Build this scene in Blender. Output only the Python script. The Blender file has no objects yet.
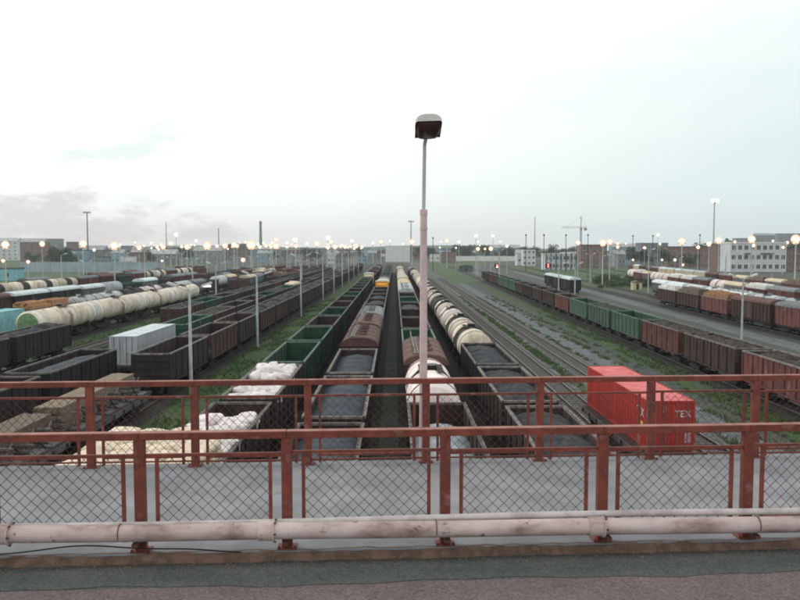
import bpy, math, random
from mathutils import Vector, Matrix
R = math.radians
SC = bpy.context.scene
COL = SC.collection
random.seed(7)

# ------------------------------------------------------------------ camera
F = 785.0                                   # focal length in pixels of an 800 wide frame
CAMZ = 11.9
PITCH = math.atan(50 / F)
YAW = math.atan(-5 / F)
cd = bpy.data.cameras.new('camera')
cam = bpy.data.objects.new('camera', cd)
COL.objects.link(cam)
cd.sensor_width = 36
cd.lens = 36 * F / 800
cd.clip_start = .05
cd.clip_end = 12000
cam.location = (0, 0, CAMZ)
cam.rotation_euler = (math.pi / 2 - PITCH, 0, YAW)
SC.camera = cam
CAMM = Matrix.Rotation(YAW, 3, 'Z') @ Matrix.Rotation(math.pi / 2 - PITCH, 3, 'X')


def at(px, py, Y=None, z=None):
    d = CAMM @ Vector(((px - 400) / F, (300 - py) / F, -1))
    t = Y / d.y if Y is not None else (z - CAMZ) / d.z
    return Vector((0, 0, CAMZ)) + d * t


# ------------------------------------------------------------------ world
W = bpy.data.worlds.new('World')
SC.world = W
W.use_nodes = True
nt = W.node_tree
nt.nodes.clear()


def N(t, kind, **kw):
    n = t.nodes.new(kind)
    for k, v in kw.items():
        if k.startswith('i_'):
            n.inputs[k[2:].replace('_', ' ')].default_value = v
        else:
            setattr(n, k, v)
    return n


def mth(t, op, a, b=None, c=None, clamp=False):
    n = t.nodes.new('ShaderNodeMath')
    n.operation = op
    n.use_clamp = clamp
    for i, s in enumerate((a, b, c)):
        if s is None:
            continue
        if hasattr(s, 'links'):
            t.links.new(s, n.inputs[i])
        else:
            n.inputs[i].default_value = s
    return n.outputs[0]


def mixc(t, fac, a, b):
    n = t.nodes.new('ShaderNodeMix')
    n.data_type = 'RGBA'
    for s, k in ((fac, 0), (a, 6), (b, 7)):
        if hasattr(s, 'links'):
            t.links.new(s, n.inputs[k])
        elif k == 0:
            n.inputs[0].default_value = s
        else:
            n.inputs[k].default_value = (*s, 1)
    return n.outputs[2]


def ramp(t, fac, stops, interp='LINEAR'):
    n = t.nodes.new('ShaderNodeValToRGB')
    n.color_ramp.interpolation = interp
    e = n.color_ramp.elements
    while len(e) < len(stops):
        e.new(.5)
    for q, (p, c) in zip(e, stops):
        q.position = p
        q.color = (*c, 1) if isinstance(c, tuple) else (c, c, c, 1)
    if fac is not None:
        t.links.new(fac, n.inputs[0])
    return n.outputs[0]


SUN_EL, SUN_AZ = 30, -58                   # veiled sun behind the clouds on the left
tc = N(nt, 'ShaderNodeTexCoord')
sep = N(nt, 'ShaderNodeSeparateXYZ')
nt.links.new(tc.outputs['Generated'], sep.inputs[0])
X_, Y_, Z_ = sep.outputs
sky = N(nt, 'ShaderNodeTexSky', sky_type='NISHITA', sun_disc=False, sun_elevation=R(SUN_EL), sun_rotation=R(SUN_AZ))
skyd = N(nt, 'ShaderNodeVectorMath', operation='SCALE')
nt.links.new(sky.outputs[0], skyd.inputs[0])
skyd.inputs['Scale'].default_value = .10
up = ramp(nt, Z_, [(0, (.80, .795, .80)), (.035, (.86, .87, .86)), (.08, (.94, .975, .945)), (.14, (1.04, 1.06, 1.0)),
                   (.30, (1.08, 1.10, 1.04)), (1, (1.15, 1.17, 1.13))])
# the right of the sky is a thinner, bluer layer of cloud
rt = mth(nt, 'MULTIPLY', mth(nt, 'SUBTRACT', X_, -.08), 1.6, clamp=True)
low = mth(nt, 'SUBTRACT', 1.0, mth(nt, 'MULTIPLY', mth(nt, 'SUBTRACT', Z_, .12), 3.0, clamp=True), clamp=True)
cl = mixc(nt, mth(nt, 'MULTIPLY', rt, mth(nt, 'MULTIPLY', low, .85)), up, (.56, .69, .70))
mp = N(nt, 'ShaderNodeMapping')
mp.inputs['Scale'].default_value = (2.2, 2.2, 16)
nt.links.new(tc.outputs['Generated'], mp.inputs[0])
nz = N(nt, 'ShaderNodeTexNoise', i_Scale=1.6, i_Detail=6.0, i_Roughness=.5)
nt.links.new(mp.outputs[0], nz.inputs[0])
bands = mth(nt, 'MULTIPLY', ramp(nt, nz.outputs[0], [(.42, 0.0), (.68, .45)]), mth(nt, 'MULTIPLY_ADD', rt, .8, .2))
cl = mixc(nt, bands, cl, (.70, .83, .84))
# drifting smoke on the left
mp2 = N(nt, 'ShaderNodeMapping')
mp2.inputs['Scale'].default_value = (7, 7, 18)
nt.links.new(tc.outputs['Generated'], mp2.inputs[0])
nz2 = N(nt, 'ShaderNodeTexNoise', i_Scale=2.3, i_Detail=9.0, i_Roughness=.62)
nt.links.new(mp2.outputs[0], nz2.inputs[0])
n2 = nz2.outputs[0]


def blob(u0, v0, ru, rv, tilt=0.0, amp=4.6):
    yy = mth(nt, 'MAXIMUM', Y_, .05)
    u = mth(nt, 'SUBTRACT', mth(nt, 'DIVIDE', X_, yy), u0)
    v = mth(nt, 'SUBTRACT', mth(nt, 'SUBTRACT', mth(nt, 'DIVIDE', Z_, yy), v0), mth(nt, 'MULTIPLY', u, tilt))
    d = mth(nt, 'ADD', mth(nt, 'POWER', mth(nt, 'ABSOLUTE', mth(nt, 'DIVIDE', u, ru)), 2.0),
            mth(nt, 'POWER', mth(nt, 'ABSOLUTE', mth(nt, 'DIVIDE', v, rv)), 2.0))
    d = mth(nt, 'ADD', d, mth(nt, 'MULTIPLY', mth(nt, 'SUBTRACT', n2, .5), amp))
    n = N(nt, 'ShaderNodeMapRange', interpolation_type='SMOOTHSTEP')
    nt.links.new(d, n.inputs[0])
    n.inputs[1].default_value = 1.15
    n.inputs[2].default_value = .0
    return n.outputs[0]


cl = mixc(nt, mth(nt, 'MULTIPLY', blob(-.335, .135, .080, .021, .22, 6.5), .55), cl, (.58, .70, .68))
cl = mixc(nt, mth(nt, 'MULTIPLY', blob(-.47, .045, .24, .042, -.10), .9), cl, (.60, .585, .60))
cl = mixc(nt, mth(nt, 'MULTIPLY', blob(-.42, .02, .24, .022, 0), .8), cl, (.66, .615, .625))
final = mixc(nt, .90, skyd.outputs[0], cl)
bg = N(nt, 'ShaderNodeBackground')
nt.links.new(final, bg.inputs[0])
bg.inputs[1].default_value = 1.2
wo = N(nt, 'ShaderNodeOutputWorld')
nt.links.new(bg.outputs[0], wo.inputs[0])

# ------------------------------------------------------------------ sun behind thin cloud
sl = bpy.data.lights.new('sun', 'SUN')
so = bpy.data.objects.new('sun', sl)
COL.objects.link(so)
sl.energy = 1.0
sl.angle = R(20)
sl.color = (1, .95, .9)
so.rotation_euler = (R(90 - SUN_EL), 0, R(180 - SUN_AZ))

SC.view_settings.view_transform = 'Standard'
SC.view_settings.look = 'None'
SC.view_settings.exposure = 0.0
SC.view_settings.gamma = 1
SC.view_settings.use_curve_mapping = False
SC.render.engine = 'CYCLES'
cy = SC.cycles
cy.use_denoising = True
cy.max_bounces = 4
cy.diffuse_bounces = 2
cy.glossy_bounces = 2
cy.volume_bounces = 0
cy.transmission_bounces = 2
cy.sample_clamp_indirect = 3
cy.filter_width = 1.9

# ------------------------------------------------------------------ haze
HAZE_D = .00015


# ------------------------------------------------------------------ materials
MATS = {}


def M(name, c1, c2=None, scale=2.0, rough=.85, metal=0.0, bump=0.0, rnd=.25, lo=.42, hi=.62, stretch=(1, 1, 1), c3=None, glob=False, speck=0.0, patch=None):
    if name in MATS:
        return MATS[name]
    m = bpy.data.materials.new(name)
    m.use_nodes = True
    t = m.node_tree
    b = t.nodes['Principled BSDF']
    b.inputs['Roughness'].default_value = rough
    b.inputs['Metallic'].default_value = metal
    if 'Specular IOR Level' in b.inputs:
        b.inputs['Specular IOR Level'].default_value = .35
    co = N(t, 'ShaderNodeTexCoord')
    oi = N(t, 'ShaderNodeObjectInfo')
    mp = N(t, 'ShaderNodeMapping')
    mp.inputs['Scale'].default_value = stretch
    add = N(t, 'ShaderNodeVectorMath', operation='ADD')
    t.links.new(co.outputs['Object'], mp.inputs[0])
    t.links.new(mp.outputs[0], add.inputs[0])
    if not glob:
        sc = mth(t, 'MULTIPLY', oi.outputs['Random'], 57.0)
        t.links.new(sc, add.inputs[1])
    nz = N(t, 'ShaderNodeTexNoise', i_Scale=scale, i_Detail=7.0, i_Roughness=.62)
    t.links.new(add.outputs[0], nz.inputs[0])
    c2 = c2 or tuple(x * .7 for x in c1)
    if c3:
        col = ramp(t, nz.outputs[0], [(lo, c1), ((lo + hi) / 2, c2), (hi, c3)])
    else:
        col = ramp(t, nz.outputs[0], [(lo, c1), (hi, c2)])
    if patch:                                 # weeds, oil and dust patches of their own outline
        pc, psc, plo, phi_ = patch
        nq = N(t, 'ShaderNodeTexNoise', i_Scale=psc, i_Detail=9.0, i_Roughness=.72)
        t.links.new(co.outputs['Object'], nq.inputs[0])
        col = mixc(t, ramp(t, nq.outputs[0], [(plo, 0.0), (phi_, 1.0)]), col, pc)
    if speck:
        ns = N(t, 'ShaderNodeTexNoise', i_Scale=speck, i_Detail=3.0, i_Roughness=.7)
        t.links.new(co.outputs['Object'], ns.inputs[0])
        hs = N(t, 'ShaderNodeHueSaturation')
        t.links.new(mth(t, 'MULTIPLY_ADD', ns.outputs[0], 2.6, -.3), hs.inputs['Value'])
        t.links.new(col, hs.inputs['Color'])
        col = hs.outputs[0]
    if rnd:
        h = N(t, 'ShaderNodeHueSaturation')
        t.links.new(col, h.inputs['Color'])
        v = mth(t, 'MULTIPLY_ADD', oi.outputs['Random'], 2 * rnd, 1 - rnd)
        t.links.new(v, h.inputs['Value'])
        col = h.outputs[0]
    t.links.new(col, b.inputs['Base Color'])
    if bump:
        bp = N(t, 'ShaderNodeBump')
        bp.inputs['Strength'].default_value = .6
        bp.inputs['Distance'].default_value = bump
        nb = N(t, 'ShaderNodeTexNoise', i_Scale=scale * 5, i_Detail=5.0)
        t.links.new(add.outputs[0], nb.inputs[0])
        t.links.new(nb.outputs[0], bp.inputs['Height'])
        t.links.new(bp.outputs[0], b.inputs['Normal'])
    MATS[name] = m
    return m


def EM(name, c, s):
    if name in MATS:
        return MATS[name]
    m = bpy.data.materials.new(name)
    m.use_nodes = True
    b = m.node_tree.nodes['Principled BSDF']
    b.inputs['Base Color'].default_value = (.5, .5, .5, 1)
    b.inputs['Emission Color'].default_value = (*c, 1)
    b.inputs['Emission Strength'].default_value = s
    m.cycles.emission_sampling = 'NONE'
    MATS[name] = m
    return m


V = (1, 1, .25)
brown = M('brown paint', (.066, .034, .029), (.031, .019, .018), 1.4, rnd=.38, stretch=V, c3=(.17, .11, .095), hi=.7)
dbrown = M('dark brown paint', (.029, .021, .021), (.016, .013, .014), 1.4, rnd=.38, stretch=V, c3=(.075, .055, .052), hi=.72)
redbrown = M('red brown paint', (.14, .044, .038), (.075, .030, .027), 1.4, stretch=V, c3=(.24, .14, .12), hi=.72)
green = M('green paint', (.020, .054, .036), (.013, .031, .024), 1.4, rnd=.35, stretch=V, c3=(.10, .15, .11), hi=.72)
pgreen = M('pale green paint', (.062, .122, .088), (.04, .078, .06), 1.4, stretch=V, c3=(.15, .17, .14), hi=.72)
greyp = M('grey paint', (.14, .14, .145), (.08, .08, .085), 1.4, stretch=V)
bluep = M('blue grey paint', (.10, .16, .20), (.06, .09, .12), 1.4, stretch=V)
inner = M('rusty inside', (.042, .026, .024), (.020, .015, .015), 1.2)
innerg = M('green inside', (.021, .070, .040), (.013, .036, .025), 1.2)
rim = M('dusty rim', (.22, .205, .20), (.10, .085, .08), 2.5, lo=.38, hi=.6)
rimg = M('green rim', (.13, .21, .165), (.07, .11, .09), 2.5)
iron = M('black iron', (.015, .014, .014), (.032, .026, .023), 3)
steel = M('worn rail steel', (.30, .28, .27), (.18, .15, .14), 4, rough=.42, metal=.7, rnd=0)
coal = M('coal', (.008, .010, .013), (.019, .024, .031), 3.5, rough=.7, bump=.1, lo=.4, hi=.66)
coalb = M('damp blue grey coal', (.016, .023, .032), (.032, .044, .058), 3.0, rough=.75, bump=.08, lo=.35, hi=.65)
ash = M('pale ash', (.24, .29, .33), (.42, .46, .50), 2.5, bump=.05, lo=.35)
scrap = M('scrap', (.025, .021, .020), (.055, .044, .040), 3, bump=.1)
bagm = M('white woven sack', (.72, .67, .66), (.60, .54, .53), 2.5, rnd=.08, bump=.03)
creamm = M('cream sack', (.68, .565, .44), (.52, .42, .32), 2.5, rnd=.08, bump=.02)
timber = M('sawn timber', (.205, .155, .115), (.12, .092, .07), 2.5, stretch=(6, .5, 6))
orangew = M('orange timber', (.38, .20, .09), (.22, .11, .06), 2.5, stretch=(6, .5, 6))
roofb = M('brown roof', (.125, .062, .055), (.085, .045, .042), 1.2, c3=(.20, .14, .13), hi=.75)
roofw = M('white roof', (.55, .60, .62), (.40, .44, .46), 1.2)
roofg = M('grey roof', (.20, .215, .225), (.12, .13, .14), 1.2)
tankc = M('cream tank paint', (.60, .53, .44), (.42, .355, .28), 1.0, stretch=(1, .8, .5), c3=(.24, .17, .11), hi=.78)
tankw = M('white tank paint', (.68, .60, .58), (.54, .45, .43), 1.0, stretch=(1, .8, .5))
tanks = M('silver tank paint', (.42, .45, .47), (.27, .29, .30), 1.0)
tankk = M('oil black', (.018, .019, .020), (.040, .036, .033), 1.6)
tgreen = M('tank end green', (.13, .22, .11), (.08, .15, .08), 2)
yellow = M('yellow paint', (.80, .34, .02), (.62, .24, .02), 2, rnd=0)
cream2 = M('cream paint', (.60, .52, .36), (.46, .38, .26), 2, rnd=0)
glassd = M('dark glass', (.03, .04, .045), (.05, .06, .065), 2, rough=.15)
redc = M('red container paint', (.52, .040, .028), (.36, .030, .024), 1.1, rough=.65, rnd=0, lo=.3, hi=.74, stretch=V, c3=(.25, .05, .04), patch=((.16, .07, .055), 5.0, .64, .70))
redr = M('pinker red roof', (.62, .17, .17), (.50, .11, .11), 1.5, rough=.7, rnd=0)  # container roof, paler and pinker than the sides
cyan = M('cyan paint', (.22, .46, .50), (.15, .34, .38), 1.4, rnd=.1)
whitep = M('white paint', (.70, .70, .68), (.55, .54, .52), 1.2, rnd=.1)
lgrey = M('light grey container paint', (.40, .43, .45), (.30, .32, .34), 1.2, rnd=0, stretch=V)
yellowl = M('yellow lettering', (.75, .55, .05), (.65, .45, .05), 3, rnd=0)
whitel = M('white lettering', (.75, .72, .7), (.6, .58, .56), 3, rnd=0)
railred = M('rust red railing paint', (.21, .050, .032), (.125, .033, .025), 5, rough=.6, rnd=.12, c3=(.30, .13, .11), lo=.4, hi=.74, bump=.003, patch=((.07, .032, .026), 7.0, .60, .68))
railtop = M('pinkish railing top', (.31, .15, .12), (.21, .08, .06), 5, rough=.7, rnd=.08)  # handrail top, paler and pinker than the rest of the railing
wire = M('rusty wire', (.075, .038, .034), (.12, .055, .048), 8, rough=.7, metal=.2, rnd=0)
pipem = M('pink white pipe paint', (.58, .47, .46), (.47, .36, .35), 3.2, rough=.75, rnd=.10, stretch=(.5, 1, 1), c3=(.19, .12, .105), lo=.36, hi=.68, bump=.004, patch=((.15, .085, .07), 7.0, .60, .67))
pipe2m = M('pale pipe paint', (.52, .47, .47), (.36, .31, .31), 4, rough=.7, rnd=0)
conc = M('walkway concrete', (.262, .264, .282), (.198, .202, .216), 1.6, rough=.9, rnd=0, c3=(.16, .16, .165), lo=.36, hi=.76, bump=.003, patch=((.13, .12, .12), 3.0, .60, .72))
conc2 = M('pole concrete', (.48, .50, .49), (.36, .38, .38), 2, rough=.9, rnd=.1)
kerbm = M('brown kerb', (.20, .125, .092), (.12, .078, .060), 5, rough=.95, rnd=0, c3=(.24, .165, .13), hi=.72, bump=.02)
asph = M('pinkish asphalt', (.150, .112, .110), (.115, .088, .087), 2.0, rough=.9, rnd=0, lo=.3, hi=.7, bump=.006, speck=45, patch=((.12, .09, .09), 2.3, .55, .7))
gutter = M('dark gutter', (.058, .068, .067), (.085, .088, .086), 2.2, rough=.7, rnd=0, lo=.35, hi=.75, bump=.004, speck=40)  # strip along the kerb, darker and less pink than the asphalt
polepink = M('pinkish pole paint', (.60, .47, .47), (.46, .33, .33), 4, rough=.7, rnd=0, hi=.7)
gravel = M('gravel', (.070, .076, .070), (.034, .040, .037), .55, rough=.95, rnd=0, lo=.35, hi=.68, bump=.06, glob=True, speck=2.5, patch=((.045, .060, .032), .11, .48, .66))
pale_gr = M('pale gravel', (.125, .143, .155), (.068, .080, .084), .42, rough=.95, rnd=0, lo=.34, hi=.66, bump=.05, glob=True, speck=2.2, patch=((.095, .105, .098), .16, .46, .74))
bed = M('darkened ballast', (.030, .028, .025), (.014, .015, .014), .8, speck=5, rough=.95, rnd=0, bump=.06, glob=True)  # colour deepened to blacken the shaded gaps between the trains
bedp = M('clean ballast', (.120, .124, .126), (.060, .062, .062), .8, speck=5, rough=.95, rnd=0, bump=.06, glob=True)
sleep = M('sleeper', (.115, .105, .098), (.070, .062, .058), 3, rnd=0)
grassm = M('yard grass', (.058, .105, .026), (.030, .064, .020), .35, rough=.95, rnd=0, c3=(.105, .100, .070), lo=.34, hi=.70, bump=.08, glob=True, speck=3)
grasst = M('grass blades', (.060, .105, .036), (.095, .120, .052), .6, rough=.9, rnd=0, glob=True)
leafs = [M('leaves a', (.040, .072, .028), (.065, .10, .035), .6, rnd=.2), M('leaves b', (.030, .055, .028), (.055, .08, .035), .6, rnd=.2)]
barkm = M('bark', (.07, .055, .045), (.045, .035, .03), 4)
brick = M('brick wall', (.20, .130, .115), (.15, .10, .09), .5, rnd=.12)
wallw = M('white wall', (.62, .64, .65), (.52, .54, .55), .25, rnd=.08)
wallg = M('grey panel wall', (.24, .26, .28), (.16, .18, .19), .25, rnd=.2)
wallb = M('blue shed wall', (.22, .36, .42), (.16, .28, .34), .25, rnd=.1)
roofd = M('dark roof', (.10, .10, .105), (.07, .07, .07), .5)
lit = EM('warm lamp', (1.0, .66, .38), 3.2)
litw = EM('white lamp', (.94, 1.0, .84), 3.0)
halo_mats = {'warm lamp': EM('warm halo', (1.0, .50, .28), .55), 'white lamp': EM('white halo', (.8, .9, .8), .6),  # glowing colours that imitate a lens halo round the lit lamps
        'orange lamp': EM('orange halo', (1.0, .5, .3), .7)}
lito = EM('orange lamp', (1.0, .45, .22), 8)
litr = EM('red signal', (1.0, .06, .05), 5)


# ------------------------------------------------------------------ geometry helpers
class MB:
    def __init__(s):
        s.v, s.f, s.m, s.ms = [], [], [], []

    def mi(s, m):
        if m not in s.ms:
            s.ms.append(m)
        return s.ms.index(m)

    def add(s, vs, fs, m):
        o = len(s.v)
        s.v += [tuple(v) for v in vs]
        k = s.mi(m)
        for f in fs:
            s.f.append(tuple(o + i for i in f))
            s.m.append(k)

    def box(s, x0, x1, y0, y1, z0, z1, m):
        s.add([(x0, y0, z0), (x1, y0, z0), (x1, y1, z0), (x0, y1, z0), (x0, y0, z1), (x1, y0, z1), (x1, y1, z1), (x0, y1, z1)],
              [(3, 2, 1, 0), (4, 5, 6, 7), (0, 1, 5, 4), (1, 2, 6, 5), (2, 3, 7, 6), (3, 0, 4, 7)], m)

    def prism(s, prof, y0, y1, m, caps=True, axis='y', closed=True):
        n = len(prof)
        if axis == 'y':
            P = lambda a, b, y: (a, y, b)
        else:                                # profile in (y, z), extruded along x
            P = lambda a, b, y: (y, a, b)
        vs = [P(a, b, y0) for a, b in prof] + [P(a, b, y1) for a, b in prof]
        fs = [(i, (i + 1) % n, n + (i + 1) % n, n + i) for i in range(n if closed else n - 1)]
        if caps:
            fs += [tuple(range(n)), tuple(range(2 * n - 1, n - 1, -1))]
        s.add(vs, fs, m)

    def tube(s, p0, p1, r, m, n=8, r1=None, caps=True):
        p0, p1 = Vector(p0), Vector(p1)
        r1 = r if r1 is None else r1
        d = (p1 - p0).normalized()
        a = d.orthogonal().normalized()
        b = d.cross(a)
        vs = []
        for p, q in ((p0, r), (p1, r1)):
            for i in range(n):
                t = 2 * math.pi * i / n
                vs.append(p + a * q * math.cos(t) + b * q * math.sin(t))
        fs = [(i, (i + 1) % n, n + (i + 1) % n, n + i) for i in range(n)]
        if caps:
            fs += [tuple(range(n - 1, -1, -1)), tuple(range(n, 2 * n))]
        s.add(vs, fs, m)

    def bar(s, p0, p1, w, h, m):             # rectangular bar between two points, h measured upward
        p0, p1 = Vector(p0), Vector(p1)
        d = (p1 - p0).normalized()
        up = Vector((0, 0, 1)) if abs(d.z) < .9 else Vector((0, 1, 0))
        a = d.cross(up).normalized() * w / 2
        b = a.cross(d).normalized() * h / 2
        vs = [p + q for p in (p0, p1) for q in (-a - b, a - b, a + b, -a + b)]
        s.add(vs, [(3, 2, 1, 0), (4, 5, 6, 7), (0, 1, 5, 4), (1, 2, 6, 5), (2, 3, 7, 6), (3, 0, 4, 7)], m)

    def lathe(s, prof, m, n=24, cz=0.0):     # (y, r) profile turned about the y axis at height cz; m may be one per segment
        o = len(prof)
        vs = []
        for y, r in prof:
            for i in range(n):
                t = 2 * math.pi * i / n
                vs.append((r * math.cos(t), y, cz + r * math.sin(t)))
        for k in range(o - 1):
            mm = m[k] if isinstance(m, list) else m
            fs = [(k * n + i, k * n + (i + 1) % n, (k + 1) * n + (i + 1) % n, (k + 1) * n + i) for i in range(n)]
            base = len(s.v)
            s.add(vs[k * n:(k + 2) * n], [tuple(q - k * n for q in f) for f in fs], mm)

    def mesh(s, name, smooth=False):
        me = bpy.data.meshes.new(name)
        me.from_pydata(s.v, [], s.f)
        for m in s.ms:
            me.materials.append(m)
        me.polygons.foreach_set('material_index', s.m)
        if smooth:
            me.polygons.foreach_set('use_smooth', [True] * len(s.f))
        me.update()
        return me

    def build(s, name, parent=None, loc=(0, 0, 0), rot=(0, 0, 0), smooth=False):
        o = bpy.data.objects.new(name, s.mesh(name, smooth))
        COL.objects.link(o)
        o.parent = parent
        o.location = loc
        o.rotation_euler = rot
        return o


def tag(o, label=None, cat=None, group=None, kind=None):
    if label:
        n = len(label.split())
        assert 4 <= n <= 16, (n, label)
        o['label'] = label
    if cat:
        o['category'] = cat
    if group:
        o['group'] = group
    if kind:
        o['kind'] = kind
    return o


def empty(name, loc=(0, 0, 0), rz=0):
    o = bpy.data.objects.new(name, None)
    COL.objects.link(o)
    o.empty_display_size = .3
    o.location = loc
    o.rotation_euler = (0, 0, rz)
    return o


def link_copy(o, parent=None):
    c = o.copy()
    COL.objects.link(c)
    c.parent = parent
    return c


def copy_tree(o, parent=None):
    c = link_copy(o, parent)
    for ch in o.children:
        copy_tree(ch, c)
    return c


def free_template(o):                       # a template that was only copied from is removed again
    for ch in list(o.children):
        free_template(ch)
    bpy.data.objects.remove(o)


def bev(o, w, seg=1):
    b = o.modifiers.new('bevel', 'BEVEL')
    b.width = w
    b.segments = seg
    b.limit_method = 'ANGLE'
    return o


# ------------------------------------------------------------------ ground and tracks
g = MB()
g.add([(-3400, -300, 0), (3400, -300, 0), (3400, 3500, 0), (-3400, 3500, 0)], [(0, 1, 2, 3)], gravel)
tag(g.build('ground'), kind='structure')


def strip(name, pts, z, m):                 # pts: (y, xl, xr)
    b = MB()
    vs = []
    for y, a, c in pts:
        vs += [(a, y, z), (c, y, z)]
    b.add(vs, [(2 * i, 2 * i + 1, 2 * i + 3, 2 * i + 2) for i in range(len(pts) - 1)], m)
    return tag(b.build(name), kind='structure')


def wavy(y0, y1, xl, xr, dy=6, amp=.5, fl=None):
    pts = []
    y = y0
    while y < y1:
        o = fl(y) if fl else 0
        pts.append((y, xl + o + random.uniform(-amp, amp), xr + o + random.uniform(-amp, amp)))
        y += dy if y < 250 else dy * 4
    return pts


RK = lambda y: .0208 * (y - 54)             # the tracks on the right open away from the others
LK = lambda y: -.008 * max(0, y - 60)
strip('grass_strip', wavy(12, 420, -17.4, -10.4, amp=.25), .008, grassm)
strip('grass_strip', wavy(12, 420, 15.4, 17.2, amp=.35), .008, grassm)
strip('gravel_road', wavy(12, 420, 20.4, 23.0, amp=.3, fl=lambda y: .008 * (y - 54)), .008, pale_gr)
strip('grass_strip', wavy(12, 640, 25.2, 26.7, amp=.4, fl=lambda y: .018 * (y - 54)), .012, grassm)
strip('grass_strip', wavy(60, 620, -42.2, -33.6, amp=.5), .008, grassm)
strip('grass_strip', wavy(12, 80, -17.0, -14.0, amp=.3), .016, grassm)
strip('grass_field', [(150, -56, -46), (300, -56, -46), (500, -60, -46)], .008, grassm)
strip('grass_field', [(230, -260, -96), (330, -330, -110), (520, -500, -140), (900, -700, -170)], .008, grassm)
strip('grass_field', [(230, 58, 76), (300, 62, 110), (380, 66, 120), (560, 70, 160)], .012, grassm)
strip('grass_field', [(280, 22, 33), (400, 20, 38), (640, 20, 60), (820, 18, 130)], .016, grassm)
strip('gravel_road', wavy(30, 460, 33.5, 37.0, amp=.3, fl=RK), .008, pale_gr)
strip('gravel_road', wavy(40, 460, 48.0, 51.5, amp=.3, fl=lambda y: .05 * (y - 105)), .008, pale_gr)


def track(fx, y0, y1, bm=bed, sl=False, step=20):
    ys = [y0 + i * step for i in range(int((y1 - y0) / step) + 1)]
    b = MB()
    prof = [(-2.0, .02), (-1.5, .13), (1.5, .13), (2.0, .02)]
    vs = [(fx(y) + a, y, z) for y in ys for a, z in prof]
    b.add(vs, [(4 * i + j, 4 * i + j + 1, 4 * i + j + 5, 4 * i + j + 4) for i in range(len(ys) - 1) for j in range(3)], bm)
    t = tag(b.build('railway_track'), kind='structure')
    for s in (-1, 1):
        r = MB()
        for o, w, z0, z1 in ((0, .07, .24, .30), (0, .02, .15, .24), (0, .14, .135, .16)):
            vs = []
            for y in ys:
                x = fx(y) + s * .76
                vs += [(x - w / 2, y, z0), (x + w / 2, y, z0), (x + w / 2, y, z1), (x - w / 2, y, z1)]
            n = len(ys) - 1
            r.add(vs, [(4 * i + j, 4 * i + (j + 1) % 4, 4 * i + 4 + (j + 1) % 4, 4 * i + 4 + j) for i in range(n) for j in range(4)]
                  + [(0, 1, 2, 3), (4 * n + 3, 4 * n + 2, 4 * n + 1, 4 * n)], steel if z1 > .25 else iron)
        r.build('rail', t)
    if sl:
        r = MB()
        y = y0
        while y < min(y1, 330):
            x = fx(y)
            r.box(x - 1.32, x + 1.32, y, y + .26, .10, .165, sleep)
            y += .62
        tag(r.build('sleeper', t), kind='stuff')
    return t


def const(x):
    return lambda y: x


for x in (-8.15, -3.0, 2.2, 7.3):
    track(const(x), 4, 700, sl=False, step=58)
track(const(13.9), 4, 760, bedp, True, 63)
track(const(18.6), 4, 760, bedp, True, 63)
for x in (-19.2, -24.4, -31.3, -37.2, -44, -50, -56, -61, -66, -72, -80, -87, -95):
    track(const(x), 20 if x > -40 else 60, 700, sl=(x == -37.2), step=64)
fR1 = lambda y: 29.5 + RK(y)
fR2 = lambda y: 40 + .035 * (y - 100)
fR3 = lambda y: 46.5 + .035 * (y - 180)
fR4 = lambda y: 55.4 + .05 * max(0, y - 120)
fR5 = lambda y: 63 + .07 * (y - 150)
fR6 = lambda y: 76 + .10 * (y - 150)
fR7 = lambda y: 98 + .12 * (y - 200)
for f, sl in ((fR1, False), (fR2, True), (fR3, True), (fR4, False), (fR5, False), (fR6, False), (fR7, False)):
    track(f, 16 if f in (fR1,) else 60, 600, bedp if sl else bed, sl, 30)

# blades of grass on the verges that can be seen between the trains
gb = MB()
for (xa, xb, ya, yb, n) in ((-17.0, -10.8, 26, 190, 11000), (15.6, 17.0, 30, 150, 2600), (-41.5, -34.2, 80, 200, 5000), (25.4, 27.0, 50, 150, 2500)):
    for _ in range(n):
        y = ya + (yb - ya) * random.random() ** 1.4
        x = random.uniform(xa, xb)
        if xa > 20:
            x += .018 * (y - 54)
        if math.sin(x * 1.3 + y * .21) + math.sin(y * .43 - x * .7) < -.4:
            continue
        h = random.uniform(.08, .32)
        a = random.uniform(0, 6.28)
        w = random.uniform(.05, .12)
        c, s = math.cos(a) * w, math.sin(a) * w
        gb.add([(x - c, y - s, .01), (x + c, y + s, .01), (x + random.uniform(-.12, .12), y + random.uniform(-.12, .12), h)], [(0, 1, 2)], grasst)
for f, ya, yb, n, off in ((const(13.9), 30, 170, 260, 2.1), (const(18.6), 30, 200, 420, 2.0), (fR1, 50, 170, 420, 2.0), (fR2, 70, 180, 260, 1.9), (const(24.0), 40, 200, 260, .8),
                          (const(-19.2), 60, 170, 300, 1.9), (const(-37.2), 85, 180, 200, 1.9)):
    for _ in range(n):                       # weeds in clumps along the tracks and the service road
        y = ya + (yb - ya) * random.random() ** 1.3
        x0 = f(y) + random.choice((-1, 1)) * (off + random.gauss(0, .25))
        for _k in range(12):
            x, yy = x0 + random.gauss(0, .16), y + random.gauss(0, .3)
            h = random.uniform(.10, .34)
            a = random.uniform(0, 6.28)
            c, s = math.cos(a) * .07, math.sin(a) * .07
            gb.add([(x - c, yy - s, .01), (x + c, yy + s, .01), (x + random.uniform(-.1, .1), yy, h)], [(0, 1, 2)], grasst)
tag(gb.build('grass'), 'low green grass growing on the strips between the tracks', 'grass', kind='stuff')

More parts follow.
